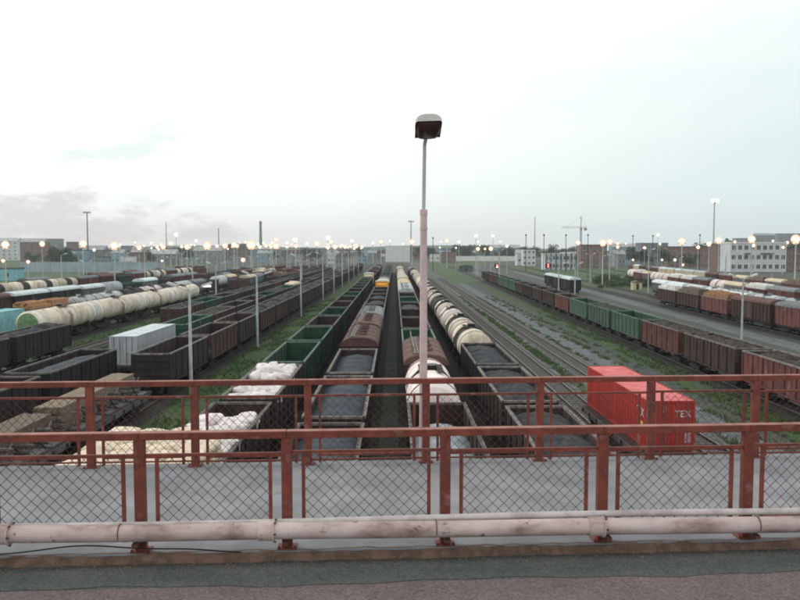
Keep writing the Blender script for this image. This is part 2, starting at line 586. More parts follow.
# ------------------------------------------------------------------ wagon parts (meshes shared by all copies)
bg_ = MB()
for s in (-1, 1):
    bg_.prism([(-1.35, .42), (-.95, .30), (-.35, .22), (.35, .22), (.95, .30), (1.35, .42), (1.35, .60), (.5, .68), (-.5, .68), (-1.35, .60)],
              s * 1.02 - .07, s * 1.02 + .07, iron, axis='x')
    for yy in (-.18, .18):
        bg_.tube((s * 1.02, yy, .24), (s * 1.02, yy, .6), .09, iron, 6)
bg_.box(-.95, .95, -.22, .22, .42, .78, iron)
BOGIE = bg_.mesh('bogie')
ws = MB()
ws.tube((-.8, 0, .475), (.8, 0, .475), .08, iron, 8)
for s in (-1, 1):
    ws.tube((s * .70, 0, .475), (s * .83, 0, .475), .475, iron, 18)
    ws.tube((s * .67, 0, .475), (s * .70, 0, .475), .50, steel, 18)
WHEELS = ws.mesh('wheelset')
cp = MB()
cp.box(-.10, .10, -.35, .35, .95, 1.10, iron)
cp.box(-.2, .2, .25, .45, .88, 1.18, iron)
COUPLER = cp.mesh('coupler')


def mobj(name, me, parent, loc=(0, 0, 0), rz=0):
    o = bpy.data.objects.new(name, me)
    COL.objects.link(o)
    o.parent = parent
    o.location = loc
    o.rotation_euler = (0, 0, rz)
    return o


def running_gear(root, half, near):
    for s in (-1, 1):
        b = mobj('bogie', BOGIE, root, (0, s * half, 0))
        if near:
            for k in (-.93, .93):
                mobj('wheelset', WHEELS, b, (0, k, 0))
    if near:
        L = root['L'] / 2
        mobj('coupler', COUPLER, root, (0, L - .45, 0), 0)
        mobj('coupler', COUPLER, root, (0, -L + .45, 0), math.pi)


def heap_mesh(m, seed, x=1.42, y=5.95, zb=2.9, h=.75, rough=.16, nx=12, ny=52):
    rr = random.Random(seed)
    b = MB()
    ph = [rr.uniform(0, 6.28) for _ in range(8)]
    cones = [rr.uniform(.65, 1.15) for _ in range(3)]
    vs = []
    for j in range(ny + 1):
        for i in range(nx + 1):
            u, v = -1 + 2 * i / nx, -1 + 2 * j / ny
            z = zb
            k = int(min(2, (v + 1) / 2 * 3))
            z += h * cones[k] * (1 - abs(u) ** 1.8) * (1 - abs(v) ** 8)
            z += rough * (math.sin(3.1 * v * 5 + ph[0]) * math.cos(u * 2 + ph[1]) * .6 + math.sin(v * 31 + u * 6 + ph[2]) * .25)
            z += rr.uniform(-rough, rough) * .35
            vs.append((u * x, v * y, z))
    b.add(vs, [(j * (nx + 1) + i, j * (nx + 1) + i + 1, (j + 1) * (nx + 1) + i + 1, (j + 1) * (nx + 1) + i) for j in range(ny) for i in range(nx)], m)
    b.prism([(-x, 1.35), (x, 1.35), (x, zb - .25), (-x, zb - .25)], -y, y, m)
    return b.mesh('load', True)


LOADS = {}


def load_mesh(kind):
    if kind in LOADS:
        return LOADS[kind]
    if kind == 'coal':
        me = heap_mesh(coal, 1, zb=3.0, h=.8)
    elif kind == 'coalb':
        me = heap_mesh(coalb, 2, zb=2.85, h=.42, rough=.10)
    elif kind == 'coalc':
        me = heap_mesh(coal, 5, zb=3.05, h=.42, rough=.14)
    elif kind == 'sack':
        me = heap_mesh(bagm, 6, zb=2.55, h=.25, rough=.12)
    elif kind == 'ash':
        me = heap_mesh(ash, 3, zb=2.2, h=.55, rough=.1)
    elif kind == 'scrap':
        me = heap_mesh(scrap, 4, zb=3.05, h=.45, rough=.3)
    elif kind in ('timber', 'orange', 'planks'):
        b = MB()
        rr = random.Random(5)
        mm = {'timber': timber, 'orange': orangew, 'planks': whitep}[kind]
        for k in range(2):
            y0 = -5.9 + k * 6
            for i in range(9):
                for l in range(14):
                    x = -1.36 + i * .30
                    z = 1.3 + l * .23
                    if l > 11 and rr.random() < .25 + .25 * (l - 11):
                        continue
                    b.box(x, x + .27, y0 + rr.uniform(0, .2), y0 + 5.7 + rr.uniform(-.1, .15), z, z + .21, mm)
        me = b.mesh('load')
    LOADS[kind] = me
    return me


def arc(w, z0, h, n=10):
    return [(-w * math.cos(math.pi * i / n), z0 + h * math.sin(math.pi * i / n) ** .8) for i in range(n + 1)]


PROTO = {}


def gondola_mesh(body, ins, rm):
    b = MB()
    zt = 3.5
    L = 6.25
    for s in (-1, 1):
        x0, x1 = sorted((s * 1.44, s * 1.48))
        b.box(x0, x1, -L, L, 1.25, zt, body)
        xi0, xi1 = sorted((s * 1.435, s * 1.437))
        b.box(xi0, xi1, -L + .06, L - .06, 1.3, zt - .1, ins)
        for k in range(8):
            y = -L + .07 + k * (2 * L - .14) / 7
            xr0, xr1 = sorted((s * 1.48, s * 1.56))
            b.box(xr0, xr1, y - .07, y + .07, 1.15, zt - .11, body)
            xr0, xr1 = sorted((s * 1.38, s * 1.435))
            b.box(xr0, xr1, y - .04, y + .04, 1.3, zt - .11, ins)
        for k in range(7):                                    # door stiffening between the ribs
            y = -L + .07 + (k + .5) * (2 * L - .14) / 7
            xr0, xr1 = sorted((s * 1.48, s * 1.505))
            b.box(xr0, xr1, y - .72, y + .72, 2.25, 2.33, body)
            b.box(xr0, xr1, y - .05, y + .05, 2.33, zt - .12, body)
        xr0, xr1 = sorted((s * 1.41, s * 1.565))
        b.box(xr0, xr1, -L, L, zt - .11, zt, rm)
        xr0, xr1 = sorted((s * 1.40, s * 1.54))
        b.box(xr0, xr1, -L, L, 1.05, 1.21, body)
    for s in (-1, 1):
        y0, y1 = sorted((s * L, s * (L - .05)))
        b.box(-1.44, 1.44, y0, y1, 1.25, zt - .12, body)
        y0, y1 = sorted((s * (L - .055), s * (L - .053)))
        b.box(-1.43, 1.43, y0, y1, 1.3, zt - .13, ins)
        y0, y1 = sorted((s * (L + .07), s * (L - .09)))
        b.box(-1.405, 1.405, y0, y1, zt - .125, zt - .003, rm)
        for z in (1.7, 2.3, 2.85):
            y0, y1 = sorted((s * L, s * (L + .07)))
            b.box(-1.5, 1.5, y0, y1, z, z + .1, body)
    b.box(-1.435, 1.435, -L + .06, L - .06, 1.22, 1.30, ins)
    b.box(-.25, .25, -L + .1, L - .1, .85, 1.21, iron)
    return b.mesh('body')


GM = {}


def gondola(colour, load, near):
    key = ('g', colour)
    body, ins, rm = {'brown': (brown, inner, rim), 'dark brown': (dbrown, inner, rim), 'red brown': (redbrown, inner, rim),
                     'green': (green, innerg, rimg), 'pale green': (pgreen, innerg, rimg), 'grey': (greyp, inner, rim),
                     'blue grey': (bluep, inner, rim)}[colour]
    if key not in GM:
        GM[key] = gondola_mesh(body, ins, rm)
    r = empty('open_wagon')
    r['L'] = 13.9
    mobj('body', GM[key], r)
    if load:
        mobj('load', load_mesh(load), r, rz=random.choice((0, math.pi)))
    running_gear(r, 4.3, near)
    return r


def covered(colour, near):
    key = ('c', colour)
    body, rf = {'brown': (brown, roofb), 'red brown': (redbrown, roofb), 'white': (greyp, roofw), 'grey': (greyp, roofg),
                'blue grey': (bluep, roofg), 'tan': (greyp, cream2)}[colour]
    if key not in GM:
        b = MB()
        L = 5.9
        b.prism([(-1.5, 1.6), (-.7, .75), (.7, .75), (1.5, 1.6), (1.5, 3.5), (-1.5, 3.5)], -L + .9, L - .9, body)
        b.prism([(-1.497, 2.2), (1.497, 2.2), (1.497, 3.49), (-1.497, 3.49)], -L, -L + .9, body)
        b.prism([(-1.497, 2.2), (1.497, 2.2), (1.497, 3.49), (-1.497, 3.49)], L - .9, L, body)
        for s in (-1, 1):
            for k in range(9):
                y = -L + .1 + k * (2 * L - .2) / 8
                x0, x1 = sorted((s * 1.5, s * 1.57))
                b.box(x0, x1, y - .05, y + .05, 1.6, 3.48, body)
            b.box(-1.35, 1.35, s * (L + .2) - .25, s * (L + .2) + .25, 1.0, 1.2, iron)
            for xx in (-1.2, 1.2):
                b.bar((xx, s * (L + .3), 1.2), (xx, s * (L - .1), 3.3), .09, .09, body)
        b.box(-.25, .25, -L + .1, L - .1, .7, .74, iron)
        GM[key] = b.mesh('body')
        r_ = MB()
        r_.prism(arc(1.6, 3.5, .75), -L - .08, L + .08, rf)
        for k in range(5):
            y = -L + .2 + k * (2 * L - .4) / 4
            pr = arc(1.615, 3.512, .765)
            r_.prism(pr, y - .05, y + .05, rf)
        GM[('cr', colour)] = r_.mesh('roof')
        h = MB()
        h.tube((0, 0, 0), (0, 0, .16), .38, rf, 14)
        h.box(-.45, .45, -.03, .03, .163, .20, iron)
        GM[('ch', colour)] = h.mesh('hatch')
        w = MB()
        for xx in (-.75, -.55):
            w.box(xx - .07, xx + .07, -L + .6, L - .6, 4.25, 4.29, rim)
        w.box(-.95, -.88, -L + .6, L - .6, 4.75, 4.79, rim)
        for k in range(6):
            y = -L + .8 + k * 2
            w.box(-.95, -.89, y - .02, y + .02, 4.2, 4.75, rim)
        GM[('cw', colour)] = w.mesh('walkway')
    r = empty('covered_hopper_wagon')
    r['L'] = 13.3
    mobj('body', GM[key], r)
    rf_ = mobj('roof', GM[('cr', colour)], r)
    if near:
        for k in (-3.6, -1.2, 1.2, 3.6):
            mobj('hatch', GM[('ch', colour)], r, (.15, k, 4.22))
        mobj('walkway', GM[('cw', colour)], r)
    running_gear(r, 4.1, near)
    return r


def boxcar(colour, near):
    key = ('b', colour)
    body, rf = {'brown': (brown, roofb), 'red brown': (redbrown, roofg), 'dark purple': (dbrown, roofw), 'grey': (greyp, roofw),
                'cream': (cream2, roofw)}[colour]
    if key not in GM:
        b = MB()
        L = 6.6
        b.box(-1.45, 1.45, -L, L, 1.15, 3.75, body)
        for s in (-1, 1):
            for k in range(13):
                y = -L + .06 + k * (2 * L - .12) / 12
                if abs(y) < 1.05:
                    continue
                x0, x1 = sorted((s * 1.45, s * 1.52))
                b.box(x0, x1, y - .06, y + .06, 1.18, 3.74, body)
            for xx in (-1.0, -.35, .35, 1.0):
                y0, y1 = sorted((s * L, s * (L + .06)))
                b.box(xx - .05, xx + .05, y0, y1, 1.18, 3.74, body)
        b.box(-1.3, 1.3, -L + .02, L - .02, .85, 1.147, iron)
        GM[key] = b.mesh('body')
        r_ = MB()
        r_.prism(arc(1.56, 3.76, .68), -L - .1, L + .1, rf)
        for k in range(9):
            y = -L + .2 + k * (2 * L - .4) / 8
            r_.prism(arc(1.575, 3.772, .695), y - .04, y + .04, rf)
        GM[('br', colour)] = r_.mesh('roof')
        d = MB()
        d.box(1.46, 1.56, -1.0, 1.0, 1.3, 3.6, body)
        for k in range(4):
            d.box(1.56, 1.59, -.95, .95, 1.5 + k * .55, 1.56 + k * .55, body)
        d.box(1.56, 1.60, -.05, .05, 1.35, 3.55, rim)
        GM[('bd', colour)] = d.mesh('door')
    r = empty('box_wagon')
    r['L'] = 14.7
    mobj('body', GM[key], r)
    mobj('roof', GM[('br', colour)], r)
    mobj('door', GM[('bd', colour)], r)
    mobj('door', GM[('bd', colour)], r, rz=math.pi)
    running_gear(r, 4.8, near)
    return r


def tank(colour, near, long=False):
    key = ('t', colour, long)
    H = 9.2 if long else 5.4
    rad = 1.52
    cz = 2.75
    if key not in GM:
        main = {'cream': tankc, 'white': tankw, 'silver': tanks, 'black': tankk, 'long cream': tankc, 'green ended': tankc}[colour]
        prof = [(-H, .02), (-H + .03, .55), (-H + .12, .98), (-H + .28, 1.3), (-H + .52, rad)]
        end = tgreen if colour == 'green ended' else whitep if colour == 'long cream' else main
        ms = [end] * 3 + [main]
        ys = [-H + .52]
        if long:
            cuts = [(-H + 1.1, whitep)]
            n = 8
            for i in range(1, n):
                cuts.append((-H + .52 + i * (2 * H - 1.04) / n, main))
            cuts.append((H - 1.1, main))
        elif colour in ('cream', 'white'):       # oil spilt over the filling hatch in the middle
            cuts = [(-1.5 * (1.3 if colour == 'cream' else .3), main), (1.5 * (1.0 if colour == 'cream' else .3), tankk)]
        else:
            cuts = [(-2, main), (2, main)]
        for y, m in cuts:
            prof.append((y, rad))
            ms.append(m)
        prof += [(H - .52, rad), (H - .28, 1.3), (H - .12, .98), (H - .03, .55), (H, .02)]
        ms += [whitep if long else main, main, end, end, end]
        b = MB()
        b.lathe(prof, ms, 26, cz)
        GM[key] = b.mesh('tank_barrel', True)
        s_ = MB()
        s_.lathe([(-.1, rad + .005), (-.1, rad + .035), (.1, rad + .035), (.1, rad + .005)], whitep if long else iron, 26, cz)
        GM[('ts', colour, long)] = s_.mesh('strap')
        h = MB()
        h.tube((0, 0, cz + rad - .1), (0, 0, cz + rad + .25), .36, main if colour == 'silver' else iron, 14)
        h.tube((0, 0, cz + rad + .25), (0, 0, cz + rad + .31), .42, rim, 14)
        GM[('th', colour, long)] = h.mesh('hatch')
        w = MB()
        for xx in (-.55, .55):
            w.box(xx - .2, xx + .2, -1.6, 1.6, cz + rad + .02, cz + rad + .06, iron)
        for s in (-1, 1):
            for yy in (-.25, .25):
                w.bar((s * .6, yy, cz + rad + .04), (s * 1.68, yy, cz + .4), .05, .05, iron)
                w.bar((s * 1.68, yy, cz + .4), (s * 1.62, yy, 1.1), .05, .05, iron)
            for k in range(8):
                z = 1.3 + k * .25
                w.box(s * 1.66 - .02, s * 1.66 + .02, -.25, .25, z, z + .04, iron)
        if long:
            w.box(-.3, -.05, -H + 1, -2, cz + rad + .02, cz + rad + .08, brown)
            w.box(-.3, -.05, 2, H - 1, cz + rad + .02, cz + rad + .08, brown)
        GM[('tw', colour, long)] = w.mesh('ladder')
        f = MB()
        for xx in (-.3, .3):
            f.box(xx - .1, xx + .1, -H - .3, H + .3, .85, 1.12, iron)
        for s in (-1, 1):
            f.box(-1.35, 1.35, s * (H + .2) - .1, s * (H + .2) + .1, .85, 1.15, iron)
            f.box(-1.3, 1.3, s * H * .72 - .2, s * H * .72 + .2, 1.0, 1.75, iron)
        GM[('tf', colour, long)] = f.mesh('frame')
    r = empty('long_tank_wagon' if long else 'tank_wagon')
    r['L'] = 2 * H + 1.25
    mobj('tank_barrel', GM[key], r)
    mobj('frame', GM[('tf', colour, long)], r)
    if near:
        n = 4 if long else 2
        for i in range(n):
            mobj('strap', GM[('ts', colour, long)], r, (0, -H * .8 + i * 1.6 * H / (n - 1), 0))
        mobj('hatch', GM[('th', colour, long)], r)
        mobj('ladder', GM[('tw', colour, long)], r)
    if long:
        for k in (-7.6, -5.0, 5.0, 7.6):
            b_ = mobj('bogie', BOGIE, r, (0, k, 0))
            for q in (-.93, .93):
                mobj('wheelset', WHEELS, b_, (0, q, 0))
    else:
        running_gear(r, H * .75, near)
    return r


def flatcar(near):
    if 'flat' not in GM:
        b = MB()
        b.box(-1.4, 1.4, -6.6, 6.6, 1.16, 1.26, inner)
        for s in (-1, 1):
            b.box(s * 1.42 - .04, s * 1.42 + .04, -6.6, 6.6, .88, 1.22, greyp)
            for k in range(8):
                y = -6.2 + k * 1.77
                b.box(s * 1.5 - .04, s * 1.5 + .04, y - .06, y + .06, .95, 1.2, iron)
        b.box(-.3, .3, -6.5, 6.5, .6, 1.15, iron)
        for s in (-1, 1):
            b.box(-1.38, 1.38, s * 6.65 - .05, s * 6.65 + .05, .85, 1.2, iron)
        GM['flat'] = b.mesh('deck')
    r = empty('flat_wagon')
    r['L'] = 14.2
    mobj('deck', GM['flat'], r)
    running_gear(r, 4.8, near)
    return r


def loco(colour, near):
    key = ('l', colour)
    m1 = {'yellow': yellow, 'cream': cream2}[colour]
    if key not in GM:
        b = MB()
        b.box(-1.5, 1.5, -8.2, 8.2, 1.0, 1.35, iron)
        b.prism([(-1.3, 1.35), (1.3, 1.35), (1.3, 3.4), (1.0, 3.9), (-1.0, 3.9), (-1.3, 3.4)], -7.7, -2.2, m1)
        b.prism([(-1.3, 1.35), (1.3, 1.35), (1.3, 3.4), (1.0, 3.9), (-1.0, 3.9), (-1.3, 3.4)], .9, 7.7, m1)
        for y in range(-7, -2):
            for s in (-1, 1):
                b.box(s * 1.31 - .02, s * 1.31 + .02, y - .3, y + .3, 1.7, 3.0, iron)
        GM[key] = b.mesh('hood')
        c = MB()
        c.box(-1.5, 1.5, -2.2, .9, 1.36, 4.3, m1)
        c.prism(arc(1.6, 4.31, .3), -2.35, 1.05, roofw)
        GM[('lc', colour)] = c.mesh('cab')
        w = MB()
        w.box(.25, 1.25, -2.225, -2.203, 2.9, 3.7, glassd)
        w.box(-1.25, -.25, -2.225, -2.203, 2.9, 3.7, glassd)
        GM[('lw', colour)] = w.mesh('windscreen')
        h = MB()
        h.tube((0, -7.72, 3.0), (0, -7.85, 3.0), .18, litw, 10)
        GM[('lh', colour)] = h.mesh('headlight')
        e = MB()
        for s in (-1, 1):
            e.box(-1.5, 1.5, s * 8.28 - .07, s * 8.28 + .07, .5, 1.3, m1)
            for k in range(4):
                x = -1.3 + k * .75
                e.box(x, x + .35, s * 8.36 - .005, s * 8.36 + .005, .55, 1.25, iron)
            for x in (-1.45, 1.45):
                e.tube((x, s * 8.1, 1.35), (x, s * 8.1, 2.4), .025, rim, 6)
            e.tube((-1.45, s * 8.1, 2.4), (1.45, s * 8.1, 2.4), .025, rim, 6)
        GM[('le', colour)] = e.mesh('bumper')
    r = empty('locomotive')
    r['L'] = 17.6
    mobj('hood', GM[key], r)
    c = mobj('cab', GM[('lc', colour)], r)
    mobj('windscreen', GM[('lw', colour)], c)
    mobj('headlight', GM[('lh', colour)], r)
    mobj('bumper', GM[('le', colour)], r)
    running_gear(r, 5.2, near)
    return r


def container_mesh(L, m, mroof, Wd=2.44, Hh=2.6):
    """corrugated box, base at z 0, centred"""
    b = MB()
    w = Wd / 2
    l = L / 2
    d = .075
    p = .42
    for s in (-1, 1):                         # long sides
        pts = []
        y = -l + .12
        k = 0
        while y < l - .12:
            x = s * (w - .012) if k % 4 in (0, 1) else s * (w - d)
            pts.append((x, y))
            y += (p * .32 if k % 2 == 0 else p * .18)
            k += 1
        pts.append((s * (w - .012), l - .12))
        vs = [(x, yy, .16) for x, yy in pts] + [(x, yy, Hh - .1) for x, yy in pts]
        n = len(pts)
        b.add(vs, [(i, i + 1, n + i + 1, n + i) for i in range(n - 1)], m)
        b.box(s * (w - .04) - .04, s * (w - .04) + .04, -l + .12, l - .12, .02, .16, m)
        b.box(s * (w - .03) - .03, s * (w - .03) + .03, -l + .12, l - .12, Hh - .1, Hh - .01, m)
        for e in (-1, 1):
            b.box(s * (w - .06) - .06, s * (w - .06) + .06, e * (l - .06) - .06, e * (l - .06) + .06, 0, Hh, m)
    # roof with cross corrugations
    pts = []
    y = -l + .12
    k = 0
    while y < l - .12:
        pts.append((y, Hh - .02 if k % 4 in (0, 1) else Hh - .05))
        y += .2 if k % 2 == 0 else .07
        k += 1
    pts.append((l - .12, Hh - .02))
    n = len(pts)
    vs = [(-w + .061, a, z) for a, z in pts] + [(w - .061, a, z) for a, z in pts]
    b.add(vs, [(i, n + i, n + i + 1, i + 1) for i in range(n - 1)], mroof)
    for e in (-1, 1):
        b.box(-w + .12, w - .12, e * (l - .05) - .04, e * (l - .05) + .04, Hh - .12, Hh - .004, m)
        b.box(-w + .12, w - .12, e * (l - .05) - .04, e * (l - .05) + .04, .004, .15, m)
    b.box(-w + .12, w - .12, l - .09, l - .05, .15, Hh - .12, m)     # closed far end
    b.box(-w + .1, w - .1, -l + .1, l - .1, .06, .12, m)
    return b.mesh('shell')


def container(L, m, mroof, name='shipping_container'):
    r = empty(name)
    mobj('shell', container_mesh(L, m, mroof), r)
    for s in (-1, 1):
        d = MB()
        x0, x1 = sorted((s * .008, s * 1.1))
        d.box(x0, x1, -L / 2 + .03, -L / 2 + .07, .16, 2.47, m)
        for k in range(4):
            d.box(x0 + .06, x1 - .06, -L / 2 + .018, -L / 2 + .029, .3 + k * .56, .7 + k * .56, m)
        do = d.build('door', r)
        for xx in (.3, .82):
            h = MB()
            h.tube((s * xx, -L / 2 - .012, .1), (s * xx, -L / 2 - .012, 2.5), .022, rim, 8)
            h.box(s * xx - .03, s * xx + .22, -L / 2 - .03, -L / 2 - .012, 1.0, 1.05, m if m is redc else rim)
            h.build('lock_rod', do)
    return r


def text_mesh(txt, size, m, extr=.004):
    cu = bpy.data.curves.new('lettering', 'FONT')
    cu.body = txt
    cu.size = size
    cu.extrude = extr
    cu.align_x = 'CENTER'
    o = bpy.data.objects.new('lettering', cu)
    COL.objects.link(o)
    dg = bpy.context.evaluated_depsgraph_get()
    me = bpy.data.meshes.new_from_object(o.evaluated_get(dg))
    bpy.data.objects.remove(o)
    me.materials.clear()
    me.materials.append(m)
    return me


# ------------------------------------------------------------------ trains
ORD = ['nearest', 'second', 'third', 'fourth', 'fifth', 'sixth', 'seventh', 'eighth', 'ninth', 'tenth', 'eleventh', 'twelfth',
       'thirteenth', 'fourteenth', 'fifteenth', 'sixteenth', 'seventeenth', 'eighteenth', 'nineteenth', 'twentieth',
       'twentyfirst', 'twentysecond', 'twentythird', 'twentyfourth', 'twentyfifth', 'twentysixth']
FROML = ['first'] + ORD[1:] + [f'twenty{q}' for q in ('seventh', 'eighth', 'ninth')] + ['thirtieth', 'thirtyfirst', 'thirtysecond', 'thirtythird', 'thirtyfourth', 'thirtyfifth']
LW = {None: 'empty', 'coal': 'coal filled', 'coalb': 'grey coal filled', 'coalc': 'coal filled', 'ash': 'ash filled', 'scrap': 'scrap filled',
      'timber': 'timber laden', 'orange': 'orange timber laden', 'planks': 'white board laden', 'sack': 'sack laden'}
ORDN = ['nearest'] + FROML[1:]
TEMPL = {}
NEAR = 170


def wagon(spec, near):
    kind, colour = spec[0], spec[1]
    load = spec[2] if len(spec) > 2 else None
    key = (kind, colour, load, near)
    if key not in TEMPL:
        o = {'g': lambda: gondola(colour, load, near), 'c': lambda: covered(colour, near), 'b': lambda: boxcar(colour, near),
             't': lambda: tank(colour, near), 'T': lambda: tank(colour, near, True), 'f': lambda: flatcar(near),
             'l': lambda: loco(colour, near)}[kind]()
        TEMPL[key] = o
        o['unused'] = 1
    return TEMPL[key], TEMPL[key]['L']


def colourless(c):
    return 'green ended long cream' if c == 'green ended' else c


def train(desc, fx, y0, specs, group, cat='railway wagon'):
    y = y0
    out = []
    for i, sp in enumerate(specs):
        if sp[0] == 'gap':
            y += sp[1]
            continue
        d = math.hypot(y, fx(y))
        t, L = wagon(sp, d < NEAR)
        o = copy_tree(t)
        yc = y + L / 2
        o.location = (fx(yc), yc, .3)
        o.rotation_euler = (0, 0, -math.atan(fx(yc + 1) - fx(yc)))
        if 'unused' in o:
            del o['unused']
        del o['L']
        k = len(out)
        w = {'g': f"{sp[1]} open wagon {LW[sp[2] if len(sp) > 2 else None]}".replace('laden', 'laden'),
             'c': f"{sp[1]} roofed hopper wagon", 'b': f"{sp[1]} box wagon", 't': f"{sp[1]} tank wagon",
             'T': f'{colourless(sp[1])} tank wagon', 'f': 'low flat wagon', 'l': f"{sp[1]} diesel locomotive"}[sp[0]]
        if sp[0] == 'g':
            ld = LW[sp[2] if len(sp) > 2 else None]
            w = f"{ld} {sp[1]} open wagon"
        tag(o, f"{w}, {ORDN[k]} in {desc}", 'locomotive' if sp[0] == 'l' else cat, group)
        out.append(o)
        y += L
    return out


def mix(n, pool):
    return [random.choice(pool) for _ in range(n)]


g_ = lambda c, l=None: ('g', c, l)
# A : sacks, then green and brown empties, a cream engine far away
A = train('the sack train left of the coal', const(-8.15), 14.5,
          [g_('dark brown', 'sack'), g_('dark brown', 'sack'), g_('dark brown', 'sack'), g_('green'), g_('green'), g_('dark brown'), g_('green'), g_('brown'), g_('brown'),
           g_('green'), g_('dark brown'), g_('green'), g_('brown'), g_('green'), g_('brown'), g_('green', 'coalb'), ('l', 'cream')] + mix(11, [g_('brown'), g_('dark brown'), ('b', 'brown'), ('c', 'grey')]), 'wagons of the sack train')
# B
B = train('the blue grey coal train', const(-3.0), 23.3,
          [] + [g_('dark brown', 'coalb')] * 3 + [('c', 'brown'), ('c', 'brown'), ('c', 'blue grey'), g_('dark brown', 'coalb'),
           g_('dark brown', 'coalb'), g_('dark brown', 'coalb'), g_('dark brown'), g_('brown'), ('l', 'yellow'), ('c', 'tan'), ('c', 'grey')] + mix(15, [g_('brown'), g_('brown', 'coal'), g_('dark brown')]), 'wagons of the blue grey coal train')
# C
C = train('the train behind the pink lamp pole', const(2.2), 28.2,
          [g_('dark brown', 'ash')] + [('t', 'white'), ('c', 'brown'), g_('green'), g_('dark brown'), g_('brown'), g_('dark brown', 'coalb'), g_('green'), g_('dark brown'),
           ('c', 'white'), ('c', 'white'), ('c', 'tan'), ('c', 'tan'), ('t', 'cream'), ('c', 'tan'), ('c', 'white')] + mix(12, [g_('brown'), ('c', 'tan'), ('t', 'cream'), ('c', 'grey')]),
          'wagons of the train behind the pole')
# D
D = train('the black coal and tank train', const(7.3), 27.3,
          [g_('dark brown', 'coalc')] * 3 + [('t', 'cream'), ('t', 'cream'), ('t', 'white'), ('t', 'cream'), ('t', 'black'), ('t', 'cream'), ('t', 'cream'),
           ('t', 'white'), ('t', 'cream'), ('t', 'cream'), ('t', 'cream'), ('t', 'white'), ('t', 'cream'), ('t', 'cream'), ('t', 'cream')] + mix(10, [g_('brown'), ('t', 'cream'), ('t', 'black')]), 'wagons of the black coal and tank train')
# G
Gt = train('the train left of the lamp row', const(-19.2), 28.7,
           [('f', 'flat'), ('f', 'flat'), ('gap', 3.6), g_('dark brown'), g_('brown'), g_('dark brown')] + mix(18, [g_('dark brown'), g_('brown'), g_('brown', 'coal'), g_('dark brown', 'scrap')]) + mix(6, [g_('dark brown'), ('b', 'brown')]),
           'wagons left of the lamp row')
# H
Ht = train('the row two left of the lamps', const(-24.4), 37.1,
           [g_('dark brown', 'coalb'), g_('dark brown', 'coalb'), ('gap', 4.0), ('f', 'flat'), ('gap', 2)]
           + mix(7, [g_('green'), g_('dark brown'), g_('brown', 'scrap'), g_('green', 'coal')]) + [g_('red brown', 'sack')]
           + mix(9, [g_('dark brown'), g_('brown', 'coal'), g_('grey')]), 'wagons two rows left of the lamps')
It = train('the long row beyond the pale container', const(-31.3), 109,
           mix(19, [g_('dark brown'), g_('brown'), g_('green'), g_('brown', 'coal'), g_('dark brown', 'scrap'), g_('green', 'coalb')]), 'wagons of the row beyond the pale container')
Jt = train('the short left row before the tankers', const(-37.2), 59.2, [g_('dark brown', 'coal'), g_('dark brown', 'coal')],
           'wagons of the short left row')
Jt2 = train('the far row past the grass', const(-37.2), 235, [g_('brown'), g_('brown', 'timber'), g_('red brown'), g_('brown', 'scrap')] + mix(8, [g_('brown'), g_('green', 'coalb'), ('c', 'brown')]), 'wagons of the far row past the grass')
Kt = train('the row of long cream tankers', const(-44), 93, [('T', 'green ended')] + [('T', 'long cream')] * 3, 'long cream tank wagons', 'tank wagon')
Kt2 = train('the row behind the long tankers', const(-44), 215, [g_('brown'), ('c', 'tan'), ('c', 'blue grey'), ('b', 'brown')] + mix(8, [g_('brown'), ('c', 'grey'), ('b', 'brown')]), 'wagons behind the long tankers')
Lt = train('the row just past the tankers', const(-50.5), 91.2, [('f', 'flat'), g_('brown', 'orange'), ('t', 'silver'), ('t', 'silver'), ('t', 'black'), ('t', 'white'), ('t', 'black'), ('t', 'silver'), ('c', 'grey')]
           + mix(9, [g_('brown'), g_('green'), ('c', 'tan'), ('t', 'silver')]), 'wagons just past the tankers')
Mt = train('the white roofed left row', const(-66), 118, [('b', 'brown'), ('b', 'dark purple'), ('b', 'dark purple'), ('c', 'white'), ('t', 'silver'), g_('green')]
           + mix(11, [g_('brown'), ('b', 'red brown'), ('c', 'white'), g_('green')]), 'wagons of the white roofed left row')
Nt = train('the left row of pale tanks', const(-87), 165, [('t', 'cream'), ('t', 'cream'), ('t', 'cream'), ('t', 'cream'), ('b', 'red brown'), ('b', 'brown')]
           + mix(9, [('b', 'red brown'), g_('red brown'), ('t', 'cream'), g_('green')]), 'wagons of the left row of pale tanks')
Ot = train('the red row beyond the pale tanks', const(-95), 200, mix(13, [('b', 'red brown'), g_('red brown'), ('b', 'brown'), g_('green')]), 'wagons of the red row')
Pt = train('the middle left row', const(-56), 250, mix(10, [('b', 'brown'), g_('brown'), ('c', 'blue grey'), g_('green'), ('c', 'tan')]), 'wagons of the middle left row')
# right
R1 = train('the long row right of the road', fR1, 49.8,
           [g_('red brown', 'scrap'), g_('brown', 'scrap'), g_('red brown', 'scrap'), g_('pale green'), g_('pale green', 'scrap'), g_('pale green'), g_('red brown'), g_('brown'),
            g_('brown'), g_('dark brown'), g_('brown'), g_('pale green'), g_('pale green'), g_('pale green'), g_('brown'), g_('red brown'), g_('brown'), g_('brown')], 'wagons of the long right row')
R3 = train('the short dark cut beyond the right row', fR3, 205, [('b', 'dark purple'), ('b', 'dark purple'), ('b', 'dark purple')], 'dark box wagons with white roofs')
R4 = train('the brown train far right', fR4, 96.7,
           [('b', 'red brown'), ('b', 'brown'), ('gap', .8), g_('red brown', 'orange'), g_('brown', 'timber'), g_('brown', 'planks')], 'wagons of the brown train far right')
R5 = train('the silver row behind the brown train', fR5, 110, [('t', 'silver'), ('t', 'silver'), ('c', 'white'), ('t', 'silver'), ('t', 'silver'), ('c', 'white'), ('c', 'white')], 'wagons of the silver row')
